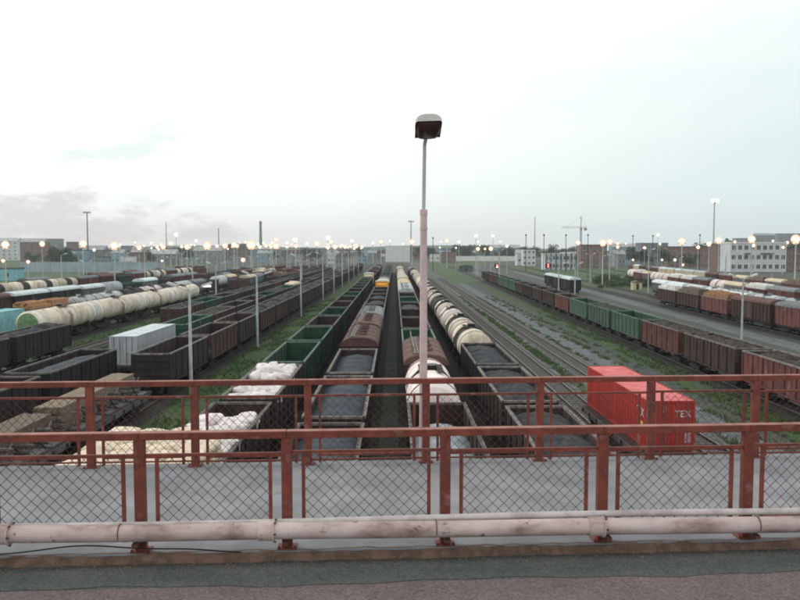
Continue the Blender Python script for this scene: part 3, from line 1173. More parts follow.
R6 = train('the mixed row behind the silver one', fR6, 144, mix(12, [('b', 'red brown'), g_('red brown', 'planks'), ('c', 'tan'), ('b', 'brown'), ('t', 'white')]), 'wagons of the mixed right row')
R7 = train('the farthest row on the right', fR7, 179, mix(16, [('b', 'red brown'), ('b', 'brown'), g_('red brown', 'timber'), ('c', 'white'), ('c', 'tan'), ('b', 'cream')]), 'wagons of the farthest right row')
EF = train('the empty track right of the coal', const(13.9), 38.0, [('f', 'flat')], 'container flat wagons')
for t in list(TEMPL.values()):
    free_template(t)

# ------------------------------------------------------------------ loads that are things of their own
def sack_mesh(seed, m, sx=.5, sy=.5, sz=.5, pw=3.2, pz=.7):
    rr = random.Random(seed)
    b = MB()
    n, k = 16, 9
    vs = []
    ph = [rr.uniform(0, 6.3) for _ in range(4)]
    for j in range(k + 1):
        th = math.pi * j / k
        for i in range(n):
            a = 2 * math.pi * i / n
            c, s = math.cos(a), math.sin(a)
            q = (abs(c) ** pw + abs(s) ** pw) ** (-1 / pw)
            rr_ = math.sin(th) ** .55 * q * (1 + .09 * math.sin(3 * a + ph[0]) + .07 * math.sin(5 * th + ph[1] + 2 * a) + rr.uniform(-.05, .05))
            z = math.copysign(abs(math.cos(th)) ** pz, math.cos(th)) * (1 + .08 * math.sin(2 * a + ph[2]))
            vs.append((rr_ * c * sx, rr_ * s * sy, -z * sz + sz))
    b.add(vs, [(j * n + i, j * n + (i + 1) % n, (j + 1) * n + (i + 1) % n, (j + 1) * n + i) for j in range(k) for i in range(n)], m)
    return b.mesh('sack', True)


SW = [sack_mesh(i, bagm, .52, .40, .27) for i in range(6)]
SCm = [sack_mesh(i + 9, creamm, .54, .50, .21, 6.0, .5) for i in range(4)]


ROWW = ['first', 'second', 'third', 'fourth', 'fifth', 'sixth', 'seventh', 'eighth', 'ninth', 'tenth', 'eleventh']
SIDE = {1: ('middle',), 2: ('left', 'right'), 3: ('left', 'middle', 'right'), 4: ('leftmost', 'left middle', 'right middle', 'rightmost')}


def sack(me, x, y, z, label, group, sc=1.0):
    o = mobj('sack', me, None, (x, y, z), random.uniform(-.3, .3))
    o.scale = (sc, sc, sc * random.uniform(.92, 1.06))
    o.rotation_euler = (random.uniform(-.12, .12), random.uniform(-.12, .12), random.uniform(-.25, .25))
    tag(o, label, 'sack', group)


# second and third wagon: loose heaps of small white sacks, wagon after wagon
POS = ['leftmost', 'left middle', 'right middle', 'rightmost']
rk = random.Random(33)
for wi, (ya, yb, prof, wd) in enumerate(((44.0, 55.3, lambda v, q: 2.95 + .22 * math.sin(v * 9) + (.25 if v > .62 else 0) - (.55 if .42 < v < .58 else 0), 'sack before the green wagons'),
                                         (29.4, 39.6, lambda v, q: 2.75 + (.55 if q > 1 else .05) - .2 * math.sin(v * 11) + (.55 if q < 1 and v > .55 else 0) - (.5 if v > .9 else 0), 'sack beside the cream ones'))):
    nr = int((yb - ya) / .78)
    for r_ in range(nr):
        for q in range(4):
            if wi == 1 and q == 0 and r_ < 5:
                continue
            v = r_ / (nr - 1)
            x = -8.15 - 1.0 + q * .62 + rk.uniform(-.06, .06)
            o = mobj('sack', rk.choice(SW), None, (x, ya + .4 + r_ * .78 + rk.uniform(-.12, .12), prof(v, q) + rk.uniform(-.08, .12)))
            o.rotation_euler = (rk.uniform(-.35, .35), rk.uniform(-.35, .35), rk.uniform(0, 3.1))
            o.scale = (rk.uniform(.95, 1.25),) * 2 + (rk.uniform(.9, 1.3),)
            tag(o, f'white {wd}, {FROML[r_]} row from the bridge, {POS[q]}', 'sack', 'white sacks ' + ('before the green wagons' if wi == 0 else 'beside the cream ones'))
for iy in range(11):
    y = 22.2 + iy * 1.0
    top = 10 if iy < 6 else (9, 8, 7, 7, 6)[iy - 6]
    for l in range(6, top):
        nx = 4 if iy < 5 else (3 if iy < 8 else 2)
        for ix in range(nx):
            if l < top - 2 and ix > 0 and iy > 0:
                continue
            sack(random.choice(SCm), -9.30 + ix * 1.02 - .02 * l, y + random.uniform(-.06, .06), 1.6 + l * .40, f'flat cream sack, {ROWW[iy]} row from the bridge, {ROWW[top - 1 - l]} from the top, {SIDE[nx][ix]}', 'cream sacks on the nearer sack wagon', 1.0)
# heaped pale sacks on the red brown wagon in row two
o = Ht[10]
for k in range(5):
    sack(SCm[k % 4], o.location.x + random.uniform(-.5, .5), o.location.y - 4 + k * 2, 3.35, f'{ROWW[k]} pale bulky sack, counted from the bridge, bulging over a red brown wagon',
         'pale sacks on the red brown wagon', 2.1)

# timber on the flat wagons left
for k, (y0, y1, w0, w1, ht) in enumerate(((29.6, 43.2, -20.55, -18.9, 1.35), (44.1, 57.0, -20.55, -18.95, 1.4))):
    b = MB()
    rr = random.Random(k)
    n = 6
    for i in range(n):
        for l in range(8):
            x = w0 + i * (w1 - w0) / n
            b.box(x, x + (w1 - w0) / n - .02, y0 + rr.uniform(0, .35), y1 - rr.uniform(0, .4), l * ht / 8, (l + 1) * ht / 8 - .015, timber)
    tag(b.build('timber_stack', loc=(0, 0, 1.565)), ('long tan stack of sawn boards on the flat wagon nearest the bridge' if k == 0
        else 'long tan stack of sawn boards on the second flat wagon, before the brown open wagon'), 'timber stack', 'timber stacks on the flat wagons')
    c = MB()
    for q in range(6):
        ya = y0 + .6 + q * 2.1
        c.box(-18.72, -17.98, ya, ya + 1.7, 0, .06, greyp)
        for zz in (.3, .62, .95):
            c.box(-18.72, -17.98, ya, ya + .1, zz, zz + .07, greyp)
            c.box(-18.72, -17.98, ya + 1.6, ya + 1.7, zz, zz + .07, iron)
        c.bar((-18.66, ya + .1, .03), (-18.66, ya + 1.6, 1.1), .06, .08, greyp)
        c.bar((-18.04, ya + 1.6, .03), (-18.04, ya + .1, 1.1), .06, .08, iron)
    tag(c.build('steel_rack', loc=(0, 0, 1.565)), 'dark steel frames lying beside the boards on the ' + ('nearest' if k == 0 else 'second') + ' flat wagon', 'steel frame',
        'steel frames on the flat wagons')

# containers
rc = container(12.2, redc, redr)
rc.location = (14.15, 45.9, 1.57)
rc.rotation_euler = (0, 0, R(.6))
tag(rc, 'bright red shipping container with pinker roof on the flat wagon right of the coal', 'shipping container')
t = mobj('lettering', text_mesh('TEX', .48, whitel), rc, (.58, -6.105, 1.76))
t.rotation_euler = (math.pi / 2, 0, 0)
t = mobj('lettering', text_mesh('TEX', .62, whitel), rc, (-1.225, -4.9, 1.62))
t.rotation_euler = (math.pi / 2, 0, -math.pi / 2)
pl = MB()
pl.box(-1.235, -1.222, -5.35, -4.5, .95, 1.35, yellowl)
pl.build('label_plate', rc)
pl = MB()
pl.box(.2, .75, -6.118, -6.103, .98, 1.14, yellowl)
pl.build('label_plate', rc)
pl = MB()
pl.box(.68, 1.02, -6.118, -6.104, .4, 1.0, M('faded pink sticker', (.50, .25, .28), (.4, .2, .22), 3, rnd=0))
pl.build('label_plate', rc)
pl = MB()
pl.box(-.55, -.42, -6.118, -6.104, 1.98, 2.12, whitel)
pl.build('label_plate', rc)

gc = container(12.2, lgrey, roofw)
gc.location = (-24.4, 76.4, 1.57)
gc.rotation_euler = (0, 0, R(-.5))
tag(gc, 'pale grey shipping container with white roof, left of the row of brown open wagons', 'shipping container')
for k, y in enumerate((98.1,)):
    c_ = container(12.2, cyan, cyan)
    c_.location = (-50.5, y + .2, 1.57)
    tag(c_, 'pale cyan shipping container at the left edge, just left of the green tank end', 'shipping container')
# light blue hoods standing behind the first lamp post on the left
for k, (px, dd) in enumerate(((168, 172), (180, 190))):
    x = (px - 395) * dd / 785
    b = MB()
    b.prism([(-1.5, 0), (1.5, 0), (1.5, 2.9), (.9, 3.8), (-.9, 3.8), (-1.5, 2.9)], -4.5, 4.5, cyan)
    r = b.build('site_hut', loc=(x, dd, 0))
    d_ = MB()
    d_.box(-.45, .45, -4.54, -4.503, .1, 2.1, whitep)
    d_.build('door', r)
    tag(r, 'pale blue hut with chamfered roof past the long tankers, ' + ('the left one' if k == 0 else 'the right one'), 'hut', 'pale blue huts past the tankers')

# ------------------------------------------------------------------ bridge
TANY = .054
BY = math.atan(TANY)
CY_, SY_ = math.cos(BY), math.sin(BY)
DZ = CAMZ - 2.805                           # deck level
RZ = DZ - .085                              # road level


def bp(u, w, z):                            # u along the bridge, w across it (0 at the camera side railing), z up
    return (u * CY_ - w * SY_, 7.30 + u * SY_ + w * CY_, z)


class BMB(MB):                              # boxes in bridge coordinates
    def bbox(s, u0, u1, w0, w1, z0, z1, m):
        o = len(s.v)
        s.box(u0, u1, w0, w1, z0, z1, m)
        s.v[o:] = [bp(*p) for p in s.v[o:]]


b = BMB()
b.bbox(-70, 70, -.07, 3.05, DZ - .22, DZ, conc)
tag(b.build('pavement'), kind='structure')
b = BMB()
b.bbox(-70, 70, -12.2, -.62, RZ - .2, RZ, asph)
tag(b.build('road'), kind='structure')
b = BMB()
n = 280
for i in range(n):                          # gutter strip with an uneven outer edge
    u0, u1 = -35 + i * .25, -35 + (i + 1) * .25
    e = lambda u: -.62 + .035 * math.sin(u * 1.9) + .02 * math.sin(u * 7.1)
    vs = [bp(u0, e(u0), RZ + .004), bp(u1, e(u1), RZ + .004), bp(u1, -.12, RZ + .004), bp(u0, -.12, RZ + .004)]
    b.add(vs, [(0, 1, 2, 3)], gutter)
b.bbox(-70, 70, -.62, -.08, RZ - .2, RZ, gutter)
tag(b.build('gutter'), kind='structure')
b = BMB()                                   # broken kerb
rk = random.Random(3)
prev = None
m_ = 560
vs = []
for i in range(m_ + 1):
    u = -35 + i * .125
    o_ = -.095 + rk.uniform(-.008, .008) - (.02 if math.sin(u * 3.3) > .7 else 0)
    zt = DZ + .002 + rk.uniform(-.022, .006) - (.022 if math.sin(u * 2.1 + 1) > .82 else 0)
    vs += [bp(u, o_ - .012, RZ - .05), bp(u, o_ + rk.uniform(-.006, .006), RZ + .07), bp(u, o_ + .018, zt), bp(u, -.035 + rk.uniform(-.03, .025), DZ + .004)]
b.add(vs, [(4 * i + j, 4 * i + 4 + j, 4 * i + 5 + j, 4 * i + 1 + j) for i in range(m_) for j in range(3)], kerbm)
tag(b.build('kerb'), kind='structure')
br = BMB()
br.bbox(-70, 70, -12.4, 3.0, DZ - .75, DZ - .335, conc)
bo = br.build('bridge')
tag(bo, 'concrete road bridge over the yard, under the camera and the red railings', 'bridge')
gd = BMB()
for w in (-11.5, -8, -4.5, -1.2, 2.2):
    gd.bbox(-70, 70, w - .25, w + .25, DZ - 1.9, DZ - .755, conc)
gd.build('girder', bo)
for u in (-62, -47, -34.0, -28.2, -13.6, 10.8, 24.5, 44, 60):
    pr = BMB()
    pr.bbox(u - .35, u + .35, -11.8, 2.4, DZ - 2.6, DZ - 1.905, conc)
    for w in (-10.5, -4.6, 1.4):
        x, y, _ = bp(u, w, 0)
        pr.tube((x, y, 0), (x, y, DZ - 2.55), .38, conc, 14)
    pr.build('pier', bo)

# railings ------------------------------------------------------------
def solve_u(px, w, z):                      # along-bridge coordinate that appears at pixel column px
    lo, hi = -12, 12
    for _ in range(50):
        mid = (lo + hi) / 2
        p = CAMM.transposed() @ (Vector(bp(mid, w, z)) - Vector((0, 0, CAMZ)))
        x = 400 + F * p.x / -p.z
        if x < px:
            lo = mid
        else:
            hi = mid
    return lo


def railing(posts_px, w, name_label, gaps, low_edge):
    root = empty('railing', bp(0, w, DZ))
    inv = Matrix.Translation(root.location).inverted()

    def fin(mb, nm, par=None, bv=0):
        mb.v = [tuple(inv @ Vector(v)) for v in mb.v]
        o = mb.build(nm, par or root)
        if bv:
            bev(o, bv)
        return o
    us = [solve_u(p, w, DZ + .6) for p in posts_px]
    sp = (us[-1] - us[0]) / (len(us) - 1)
    while us[0] > -14:
        us.insert(0, us[0] - sp)
    while us[-1] < 14:
        us.append(us[-1] + sp)
    H = 1.12
    pw = .048
    for i, u in enumerate(us):
        p = BMB()                             # channel section post with a foot plate
        p.bbox(u - pw, u + pw, -.045 + w, -.033 + w, DZ, DZ + H - .07, railred)
        p.bbox(u - pw, u - pw + .012, -.033 + w, .04 + w, DZ, DZ + H - .07, railred)
        p.bbox(u + pw - .012, u + pw, -.033 + w, .04 + w, DZ, DZ + H - .07, railred)
        p.bbox(u - .09, u + .09, -.075 + w, .075 + w, DZ - .002, DZ + .012, railred)
        for q in (-.075, .075):
            p.bbox(u + q - .01, u + q + .01, -.065 + w, -.045 + w, DZ + .012, DZ + .026, wire)
        fin(p, 'post', bv=.002)
    for i in range(len(us) - 1):
        a, c = us[i], us[i + 1]
        hr = BMB()                            # one length of handrail per bay, with a slightly paler, pinker upper face
        dz = random.uniform(-.002, .002)
        hr.bbox(a + .002, c - .002, -.05 + w, .05 + w, DZ + H - .068 + dz, DZ + H - .004 + dz, railred)
        hr.bbox(a + .002, c - .002, -.045 + w, .045 + w, DZ + H - .004 + dz, DZ + H + dz, railtop)
        fin(hr, 'handrail', bv=.004)
        pn = BMB()
        x0, x1 = a + gaps, c - gaps
        dz = random.uniform(-.008, .008)
        zt, zb = DZ + .905 + dz, DZ + low_edge + dz
        tilt = random.uniform(-.006, .006)
        pn.bbox(a + pw + .001, c - pw - .001, -.014 + w, .014 + w, zt - .014, zt + .014, railred)
        pn.bbox(x0 - .014, x1 + .014, -.014 + w, .014 + w, zb - .014, zb + .014, railred)
        pn.bbox(a + pw + .001, c - pw - .001, -.010 + w, .010 + w, zb - .07, zb - .05, railred)
        for q in (x0, x1):
            pn.bbox(q - .016, q + .016, -.016 + w, .016 + w, zb - .1, zt - .016, railred)
        fo = fin(pn, 'panel_frame')
        wm = MB()
        pit = .108
        r_ = .0031
        ww, hh = x1 - x0, zt - zb
        k = -int(hh / pit) - 1
        while k * pit < ww:
            for d in (1, -1):
                # line: u = s + t, z = t  (d=1) or z = hh - t (d=-1)
                s = k * pit
                t0, t1 = max(0, -s), min(hh, ww - s)
                if t1 - t0 > .02:
                    wob = math.sin(k * 1.7 + i) * .004
                    pa, pb = (s + t0, t0), (s + t1, t1)
                    za, zb_ = (pa[1], pb[1]) if d == 1 else (hh - pa[1], hh - pb[1])
                    wm.tube(bp(x0 + pa[0] + wob, w + d * .004, zb + za), bp(x0 + pb[0] + wob, w + d * .004, zb + zb_), r_, wire, 4, caps=False)
            k += 1
        fin(wm, 'wire_mesh', None)
    tag(root, name_label, 'railing', 'red railings of the bridge footway')
    return us


random.seed(21)
near_us = railing([140.5, 287, 445, 602, 746.5], .03, 'near red steel railing with diamond wire panels, on the kerb behind the pink pipe', .155, .19)
far_us = railing([90.5, 195, 308, 426, 539.5, 650.5, 755], 2.92, 'far red steel railing with diamond wire panels, across the footway above the trains', .155, .12)

# pipes ---------------------------------------------------------------
pw_ = -.17
zc = DZ + .215
root = empty('pipeline', bp(0, pw_, zc))
inv = Matrix.Translation(root.location).inverted()


def pfin(mb, nm, smooth=True, par=None):
    mb.v = [(v[0], v[1], v[2] - .008 * v[0] + .008) for v in mb.v]      # the pipe runs slightly downhill to the right
    mb.v = [tuple(inv @ Vector(v)) for v in mb.v]
    return mb.build(nm, par or root, smooth=smooth)


joints = [solve_u(px, pw_, zc) for px in (-150, 4, 268, 597, 900)]
joints = [-12] + joints + [12]
rk = random.Random(11)
for i in range(len(joints) - 1):
    b = MB()
    a, c = joints[i], joints[i + 1]
    ns = max(2, int((c - a) / .3))
    for k in range(ns):
        u0, u1 = a + (c - a) * k / ns, a + (c - a) * (k + 1) / ns
        sg = lambda u: zc - .006 * math.sin(math.pi * (u - a) / (c - a))
        b.tube(bp(u0, pw_, sg(u0)), bp(u1, pw_, sg(u1)), .077, pipem, 24, caps=False)
    pfin(b, 'pipe')
for i, u in enumerate(joints[1:-1]):
    b = MB()
    b.tube(bp(u - .085, pw_, zc), bp(u + .045, pw_, zc), .090, pipem, 24)
    b.tube(bp(u + .045, pw_, zc), bp(u + .06, pw_, zc), .102, pipem, 24)
    for k in range(6):
        t = k * math.pi / 3
        b.tube(bp(u + .06, pw_ + .1 * math.cos(t), zc + .1 * math.sin(t)), bp(u + .08, pw_ + .1 * math.cos(t), zc + .1 * math.sin(t)), .009, wire, 6)
    pfin(b, 'coupling', False)
for px in (120, 436, 603, 757, -40, 840):
    u = solve_u(px, pw_, zc)
    b = MB()
    b.tube(bp(u - .004, pw_, zc), bp(u + .004, pw_, zc), .0805, wire, 24)
    pfin(b, 'clamp', False)
for u in near_us:
    b = MB()
    b.bar(bp(u + .0, .02, zc - .11), bp(u, pw_ - .05, zc - .11), .05, .03, wire)
    b.bar(bp(u, pw_ - .04, zc - .11), bp(u, .02, DZ + .01), .03, .03, wire)
    pfin(b, 'bracket', False)
tag(root, 'thick pinkish white pipe with couplings running along the foot of the near railing', 'pipe')
b = MB()
u = -12
while u < 12:
    f = lambda q: DZ + .285 + .010 * math.sin(q * .9)
    b.tube(bp(u, -.078, f(u)), bp(u + .4, -.078, f(u + .4)), .032, pipe2m, 12, caps=False)
    u += .4
tag(b.build('pipe', smooth=True), 'thinner pale pipe lying right behind the thick pinkish one', 'pipe')
b = MB()
pts = []
for i in range(34):
    u = -3.9 + i * .075
    pts.append(bp(u, -.155 + .02 * math.sin(u * 2), DZ + .075 + .035 * math.cos(u * 2.2) + .01 * math.sin(u * 6)))
for p, q in zip(pts, pts[1:]):
    b.tube(p, q, .007, iron, 6, caps=False)
tag(b.build('cable'), 'thin black cable sagging under the pink pipe on the left', 'cable')
# bits of grit against the kerb
b = MB()
for _ in range(900):
    u = random.uniform(-6, 6)
    w = -.13 - abs(random.gauss(0, .10))
    s = random.uniform(.003, .011)
    x, y, z = bp(u, w, RZ + .005)
    b.add([(x - s, y - s, z), (x + s, y - s * .6, z), (x + s * .5, y + s, z), (x, y, z + s)], [(0, 1, 3), (1, 2, 3), (2, 0, 3)], kerbm)
tag(b.build('grit'), 'loose brown grit lying in the gutter along the kerb', 'grit', kind='stuff')

# ------------------------------------------------------------------ lamp pole on the bridge
D0 = at(423.5, 300, Y=10.62)
px_, py_ = D0.x, D0.y
root = empty('lamp_pole', (px_, py_, DZ - .6))
b = MB()
zj = at(423, 215, Y=py_).z - (DZ - .6)
b.tube((0, 0, 0), (0, 0, zj), .058, polepink, 16, r1=.046)
b.tube((0, 0, zj), (0, 0, zj + .07), .052, polepink, 16)
b.tube((0, 0, zj - .20), (0, 0, zj - .17), .053, polepink, 16)
b.build('lower_pole', root)
b = MB()
ztop = at(423, 139, Y=py_).z - (DZ - .6)
b.tube((0, 0, zj + .07), (.01, 0, ztop - .08), .025, conc2, 12)
b.tube((.01, 0, ztop - .08), (.03, -.10, ztop + .03), .025, conc2, 12)
b.build('upper_pole', root)
b = MB()                                    # bracket to the bridge edge
b.box(-.09, .09, -.32, .07, .25, .31, railred)
b.box(-.09, .09, -.32, .07, .5, .56, railred)
b.build('bracket', root)
hd = empty('lamp_head', (.045, -.10, ztop + .03))
hd.parent = root
hd.rotation_euler = (R(-11), R(-2), 0)
hd.scale = (1, 1, .80)
# lathe like shell: rounded box, open below ; axis -y towards the road
b = MB()
rings = [(.12, .10, .05, .0), (.05, .135, .10, .0), (-.12, .165, .125, .0), (-.34, .172, .14, .0), (-.50, .168, .138, .0), (-.55, .145, .118, .0)]
vs = []
K = 11
for (y, wx, hz, z0) in rings:
    for k in range(K):
        a = math.pi * k / (K - 1)
        c, s_ = math.cos(a), math.sin(a)
        q = (abs(c) ** 3 + abs(s_) ** 3) ** (-1 / 3)
        vs.append((wx * c * q, y, z0 + hz * s_ * q))
fs = [(r * K + k, r * K + k + 1, (r + 1) * K + k + 1, (r + 1) * K + k) for r in range(len(rings) - 1) for k in range(K - 1)]
fs += [tuple(range(K)), tuple(range(len(rings) * K - 1, (len(rings) - 1) * K - 1, -1))]
b.add(vs, fs, whitep)
b.build('housing', hd, smooth=False)
b = MB()
gl = M('smoky brown lamp glass', (.085, .038, .030), (.05, .025, .022), 6, rough=.25, rnd=0)
vs = []
for (y, wx, dp) in ((.06, .11, .0), (.0, .13, .05), (-.15, .15, .085), (-.36, .155, .085), (-.49, .145, .05), (-.53, .12, .0)):
    for k in range(9):
        a = math.pi * k / 8
        c, s_ = math.cos(a), math.sin(a)
        q = (abs(c) ** 3 + abs(s_) ** 3) ** (-1 / 3)
        vs.append((wx * c * q, y, -.012 - dp * s_ * q))
b.add(vs, [(r * 9 + k, (r + 1) * 9 + k, (r + 1) * 9 + k + 1, r * 9 + k + 1) for r in range(5) for k in range(8)], gl)
b.build('lamp_glass', hd, smooth=True)
b = MB()
b.box(-.168, .168, -.50, .03, -.022, -.008, iron)
b.build('gasket', hd)
tag(root, 'tall pinkish lamp pole with a white hooded lamp, standing behind the far railing', 'street lamp')

# ------------------------------------------------------------------ yard lamp posts
def yard_post(x, y, h, label, group, style='double', litm=None, hs=1.0):
    r = empty('yard_lamp_post', (x, y, 0))
    b = MB()
    b.tube((0, 0, 0), (0, 0, h), .17 * hs, conc2, 8, r1=.10 * hs)
    b.build('pole', r)
    if style == 'double':
        for s in (-1, 1):
            b = MB()
            b.bar((0, 0, h - .1), (s * 1.1, 0, h + .35), .06, .06, conc2)
            b.build('arm', r)
            b = MB()
            b.prism([(s * 1.0, h + .26), (s * 1.0, h + .44), (s * 1.7, h + .72), (s * 1.85, h + .62), (s * 1.75, h + .52)], -.18, .18, whitep)
            b.build('lamp_head', r)
    elif style == 'single':
        b = MB()
        b.bar((0, 0, h - .1), (.9, 0, h + .3), .06, .06, conc2)
        b.build('arm', r)
        b = MB()
        b.prism([(.8, h + .2), (.8, h + .4), (1.6, h + .6), (1.75, h + .45)], -.2, .2, litm or whitep)
        b.build('lamp_head', r)
    elif style == 'flood':
        b = MB()
        b.box(-.9 * hs, .9 * hs, -.06, .06, h - .1, h + .05, iron)
        b.build('crossarm', r)
        b = MB()
        prof = [(-.35, .02), (-.3, .30), (-.1, .50), (.1, .50), (.3, .30), (.34, .02)]
        b.lathe([(yy * hs, rr_ * hs) for yy, rr_ in prof], litm, 14, h + .35 * hs)
        b.build('bulb', r, smooth=True)
        b = MB()  # added glowing disc behind the bulb, stands in for its halo
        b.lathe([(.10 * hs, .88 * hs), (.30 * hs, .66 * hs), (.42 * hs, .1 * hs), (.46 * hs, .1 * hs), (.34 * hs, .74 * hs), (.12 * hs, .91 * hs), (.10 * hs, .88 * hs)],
                halo_mats[litm.name], 16, h + .35 * hs)
        b.build('halo', r, smooth=True)
    tag(r, label, 'lamp post', group)
    return r


LP = [(-16.75, 64, 8.6, 'nearest'), (-16.8, 95.5, 8.7, 'second'), (-16.8, 140, 10.6, 'third'), (-16.8, 183, 10.8, 'fourth'), (-16.8, 216, 10.8, 'fifth'),
      (-16.8, 250, 10.8, 'sixth'), (-16.8, 285, 10.8, 'seventh'), (-16.8, 320, 10.8, 'eighth'), (-16.8, 360, 10.8, 'ninth')]
for i, (x, y, h, w) in enumerate(LP):
    lp_ = yard_post(x, y, h, f'{w} concrete lamp post with two arms in the row left of the green wagons', 'concrete lamp posts in the row on the grass')
    if i == 0:                              # its right hand lamp is already lit
        hd_ = [c for c in lp_.children if c.name.startswith('lamp_head')][-1]
        q = MB()
        q.box(1.12, 1.72, -.13, .13, h + .30, h + .42, litw)
        q.build('bulb', hd_)
yard_post(-31.0 - 3.2, 150, 9.0, 'concrete post with double lamp behind the pale container, in the left yard', 'scattered yard posts')
yard_post(44.5, 100, 8.2, 'concrete lamp post with two arms standing in front of the brown box wagons', 'right yard posts')
yard_post(42.5, 185, 8.4, 'concrete lamp post with two arms beside the small grey hut on the right', 'right yard posts')
yard_post(38, 182, 8.4, 'concrete lamp post with two arms in front of the short dark wagon cut', 'right yard posts')
yard_post(34, 255, 9.0, 'concrete lamp post with two arms left of the red signal light', 'right yard posts')

lamps = [  # px, py, distance, head scale, material
    (5, 245, 230, 1.3, 'w'), (42, 244, 235, 1.3, 'w'), (83, 244, 240, 1.3, 'w'), (94, 250, 330, .8, 'h'), (114, 246, 235, 1.7, 'w'), (139, 248, 300, 1.3, 'w'),
    (157, 247, 430, 1.2, 'w'), (163, 247, 380, 1.6, 'w'), (176, 235, 500, 1.5, 'h'), (187, 247, 330, 1.5, 'w'), (196, 241, 500, 1.4, 'h'), (207, 246, 350, 1.9, 'w'), (217, 246, 400, 1.2, 'w'),
    (225, 246, 330, 1.3, 'w'), (234, 245, 420, 1.7, 'w'), (237, 246, 500, 1.5, 'w'), (251, 245, 340, 2.2, 'w'), (260, 247, 420, 1.2, 'w'), (266, 246, 560, 1.7, 'w'),
    (271, 247, 480, 1.4, 'w'), (276, 240, 600, 2.2, 'w'), (276, 246, 420, 2.0, 'w'), (287, 247, 480, 1.3, 'w'), (295, 240, 560, 2.3, 'h'), (296, 246, 520, 1.8, 'w'),
    (307, 244, 620, 1.3, 'h'), (317, 244, 500, 2.0, 'w'), (328, 238, 620, 2.6, 'h'), (331, 242, 560, 2.4, 'w'), (335, 247, 480, 1.6, 'w'), (345, 247, 620, 1.6, 'w'),
    (352, 241, 700, 2.0, 'h'), (356, 246, 560, 2.2, 'w'), (362, 247, 620, 1.8, 'w'), (373, 243, 800, 1.5, 'h'), (381, 242, 700, 2.2, 'w'), (390, 241, 800, 1.6, 'h'),
    (412, 242, 620, 2.6, 'w'), (403, 244, 700, 1.1, 'h'), (447, 241, 520, 1.6, 'w'), (459, 242, 560, 1.4, 'h'), (476, 236, 520, 1.7, 'h'), (493, 236, 560, 1.7, 'h'),
    (478, 242, 620, 1.5, 'w'), (500, 242, 600, 1.3, 'w'), (507, 246, 380, .9, 'h'), (456, 248, 420, .8, 'h'), (478, 249, 360, .9, 'o'), (441, 242, 700, 1.2, 'w'),
    (578, 243, 330, 1.3, 'w'), (603, 243, 270, 1.3, 'w'), (610, 242, 300, 1.4, 'w'), (658, 235, 360, 1.1, 'h'), (660, 244, 300, .6, 'h'), (682, 241.5, 260, 1.5, 'w'),
    (709, 244, 270, 1.2, 'w'), (719, 240.5, 265, 1.5, 'w'), (735, 242, 330, .8, 'w'), (752, 239.5, 250, 1.7, 'w'), (773, 241, 330, .7, 'h'), (796, 239.5, 235, 1.5, 'w'),
    (28, 262, 210, .8, 'w'), (3, 261, 215, .6, 'w'), (162, 261, 250, .6, 'h'), (633, 260, 330, .7, 'o'), (662, 260, 320, .7, 'h'), (675, 260, 300, .7, 'h'),
    (683, 265, 260, .7, 'w'), (243, 260, 380, 1.3, 'w')]
lamps += [(161.1, 246.5, 493, 0.93, 'w'), (287.1, 242.9, 478, 1.38, 'w'), (181.6, 246.7, 489, 1.24, 'w'), (354.2, 248.6, 453, 0.95, 'w'), (272.3, 243.0, 631, 1.37, 'w'), (170.9, 243.7, 362, 1.43, 'w'), (327.6, 244.5, 498, 1.17, 'w'), (342.8, 246.0, 481, 0.87, 'w'), (270.1, 245.3, 558, 1.32, 'w'), (163.5, 246.4, 682, 0.89, 'o'), (245.5, 242.3, 641, 1.18, 'o'), (348.0, 247.4, 693, 1.23, 'w'), (135.0, 242.6, 420, 0.85, 'w'), (263.3, 243.0, 724, 1.21, 'o'), (340.7, 246.6, 570, 1.44, 'w'), (328.0, 247.9, 394, 1.06, 'w'), (161.1, 244.6, 468, 1.06, 'w'), (150.5, 244.0, 698, 1.0, 'w'), (232.4, 246.7, 705, 1.38, 'w'), (151.2, 242.7, 655, 1.22, 'w'), (111.6, 245.7, 690, 1.16, 'w'), (326.8, 247.3, 528, 1.06, 'o'), (710.6, 248.0, 694, 1.35, 'w'), (644.6, 247.9, 430, 1.04, 'w'), (698.2, 247.3, 397, 1.03, 'o'), (745.7, 248.8, 569, 1.4, 'w'), (787.3, 242.7, 588, 1.45, 'w'), (625.8, 243.8, 594, 0.84, 'w'), (617.6, 243.5, 499, 0.91, 'w'), (764.0, 244.6, 568, 1.26, 'w'), (783.3, 247.5, 378, 0.97, 'w'), (617.7, 243.6, 509, 1.25, 'w'), (617.7, 247.2, 490, 1.24, 'o'), (753.6, 245.5, 395, 1.26, 'w')]
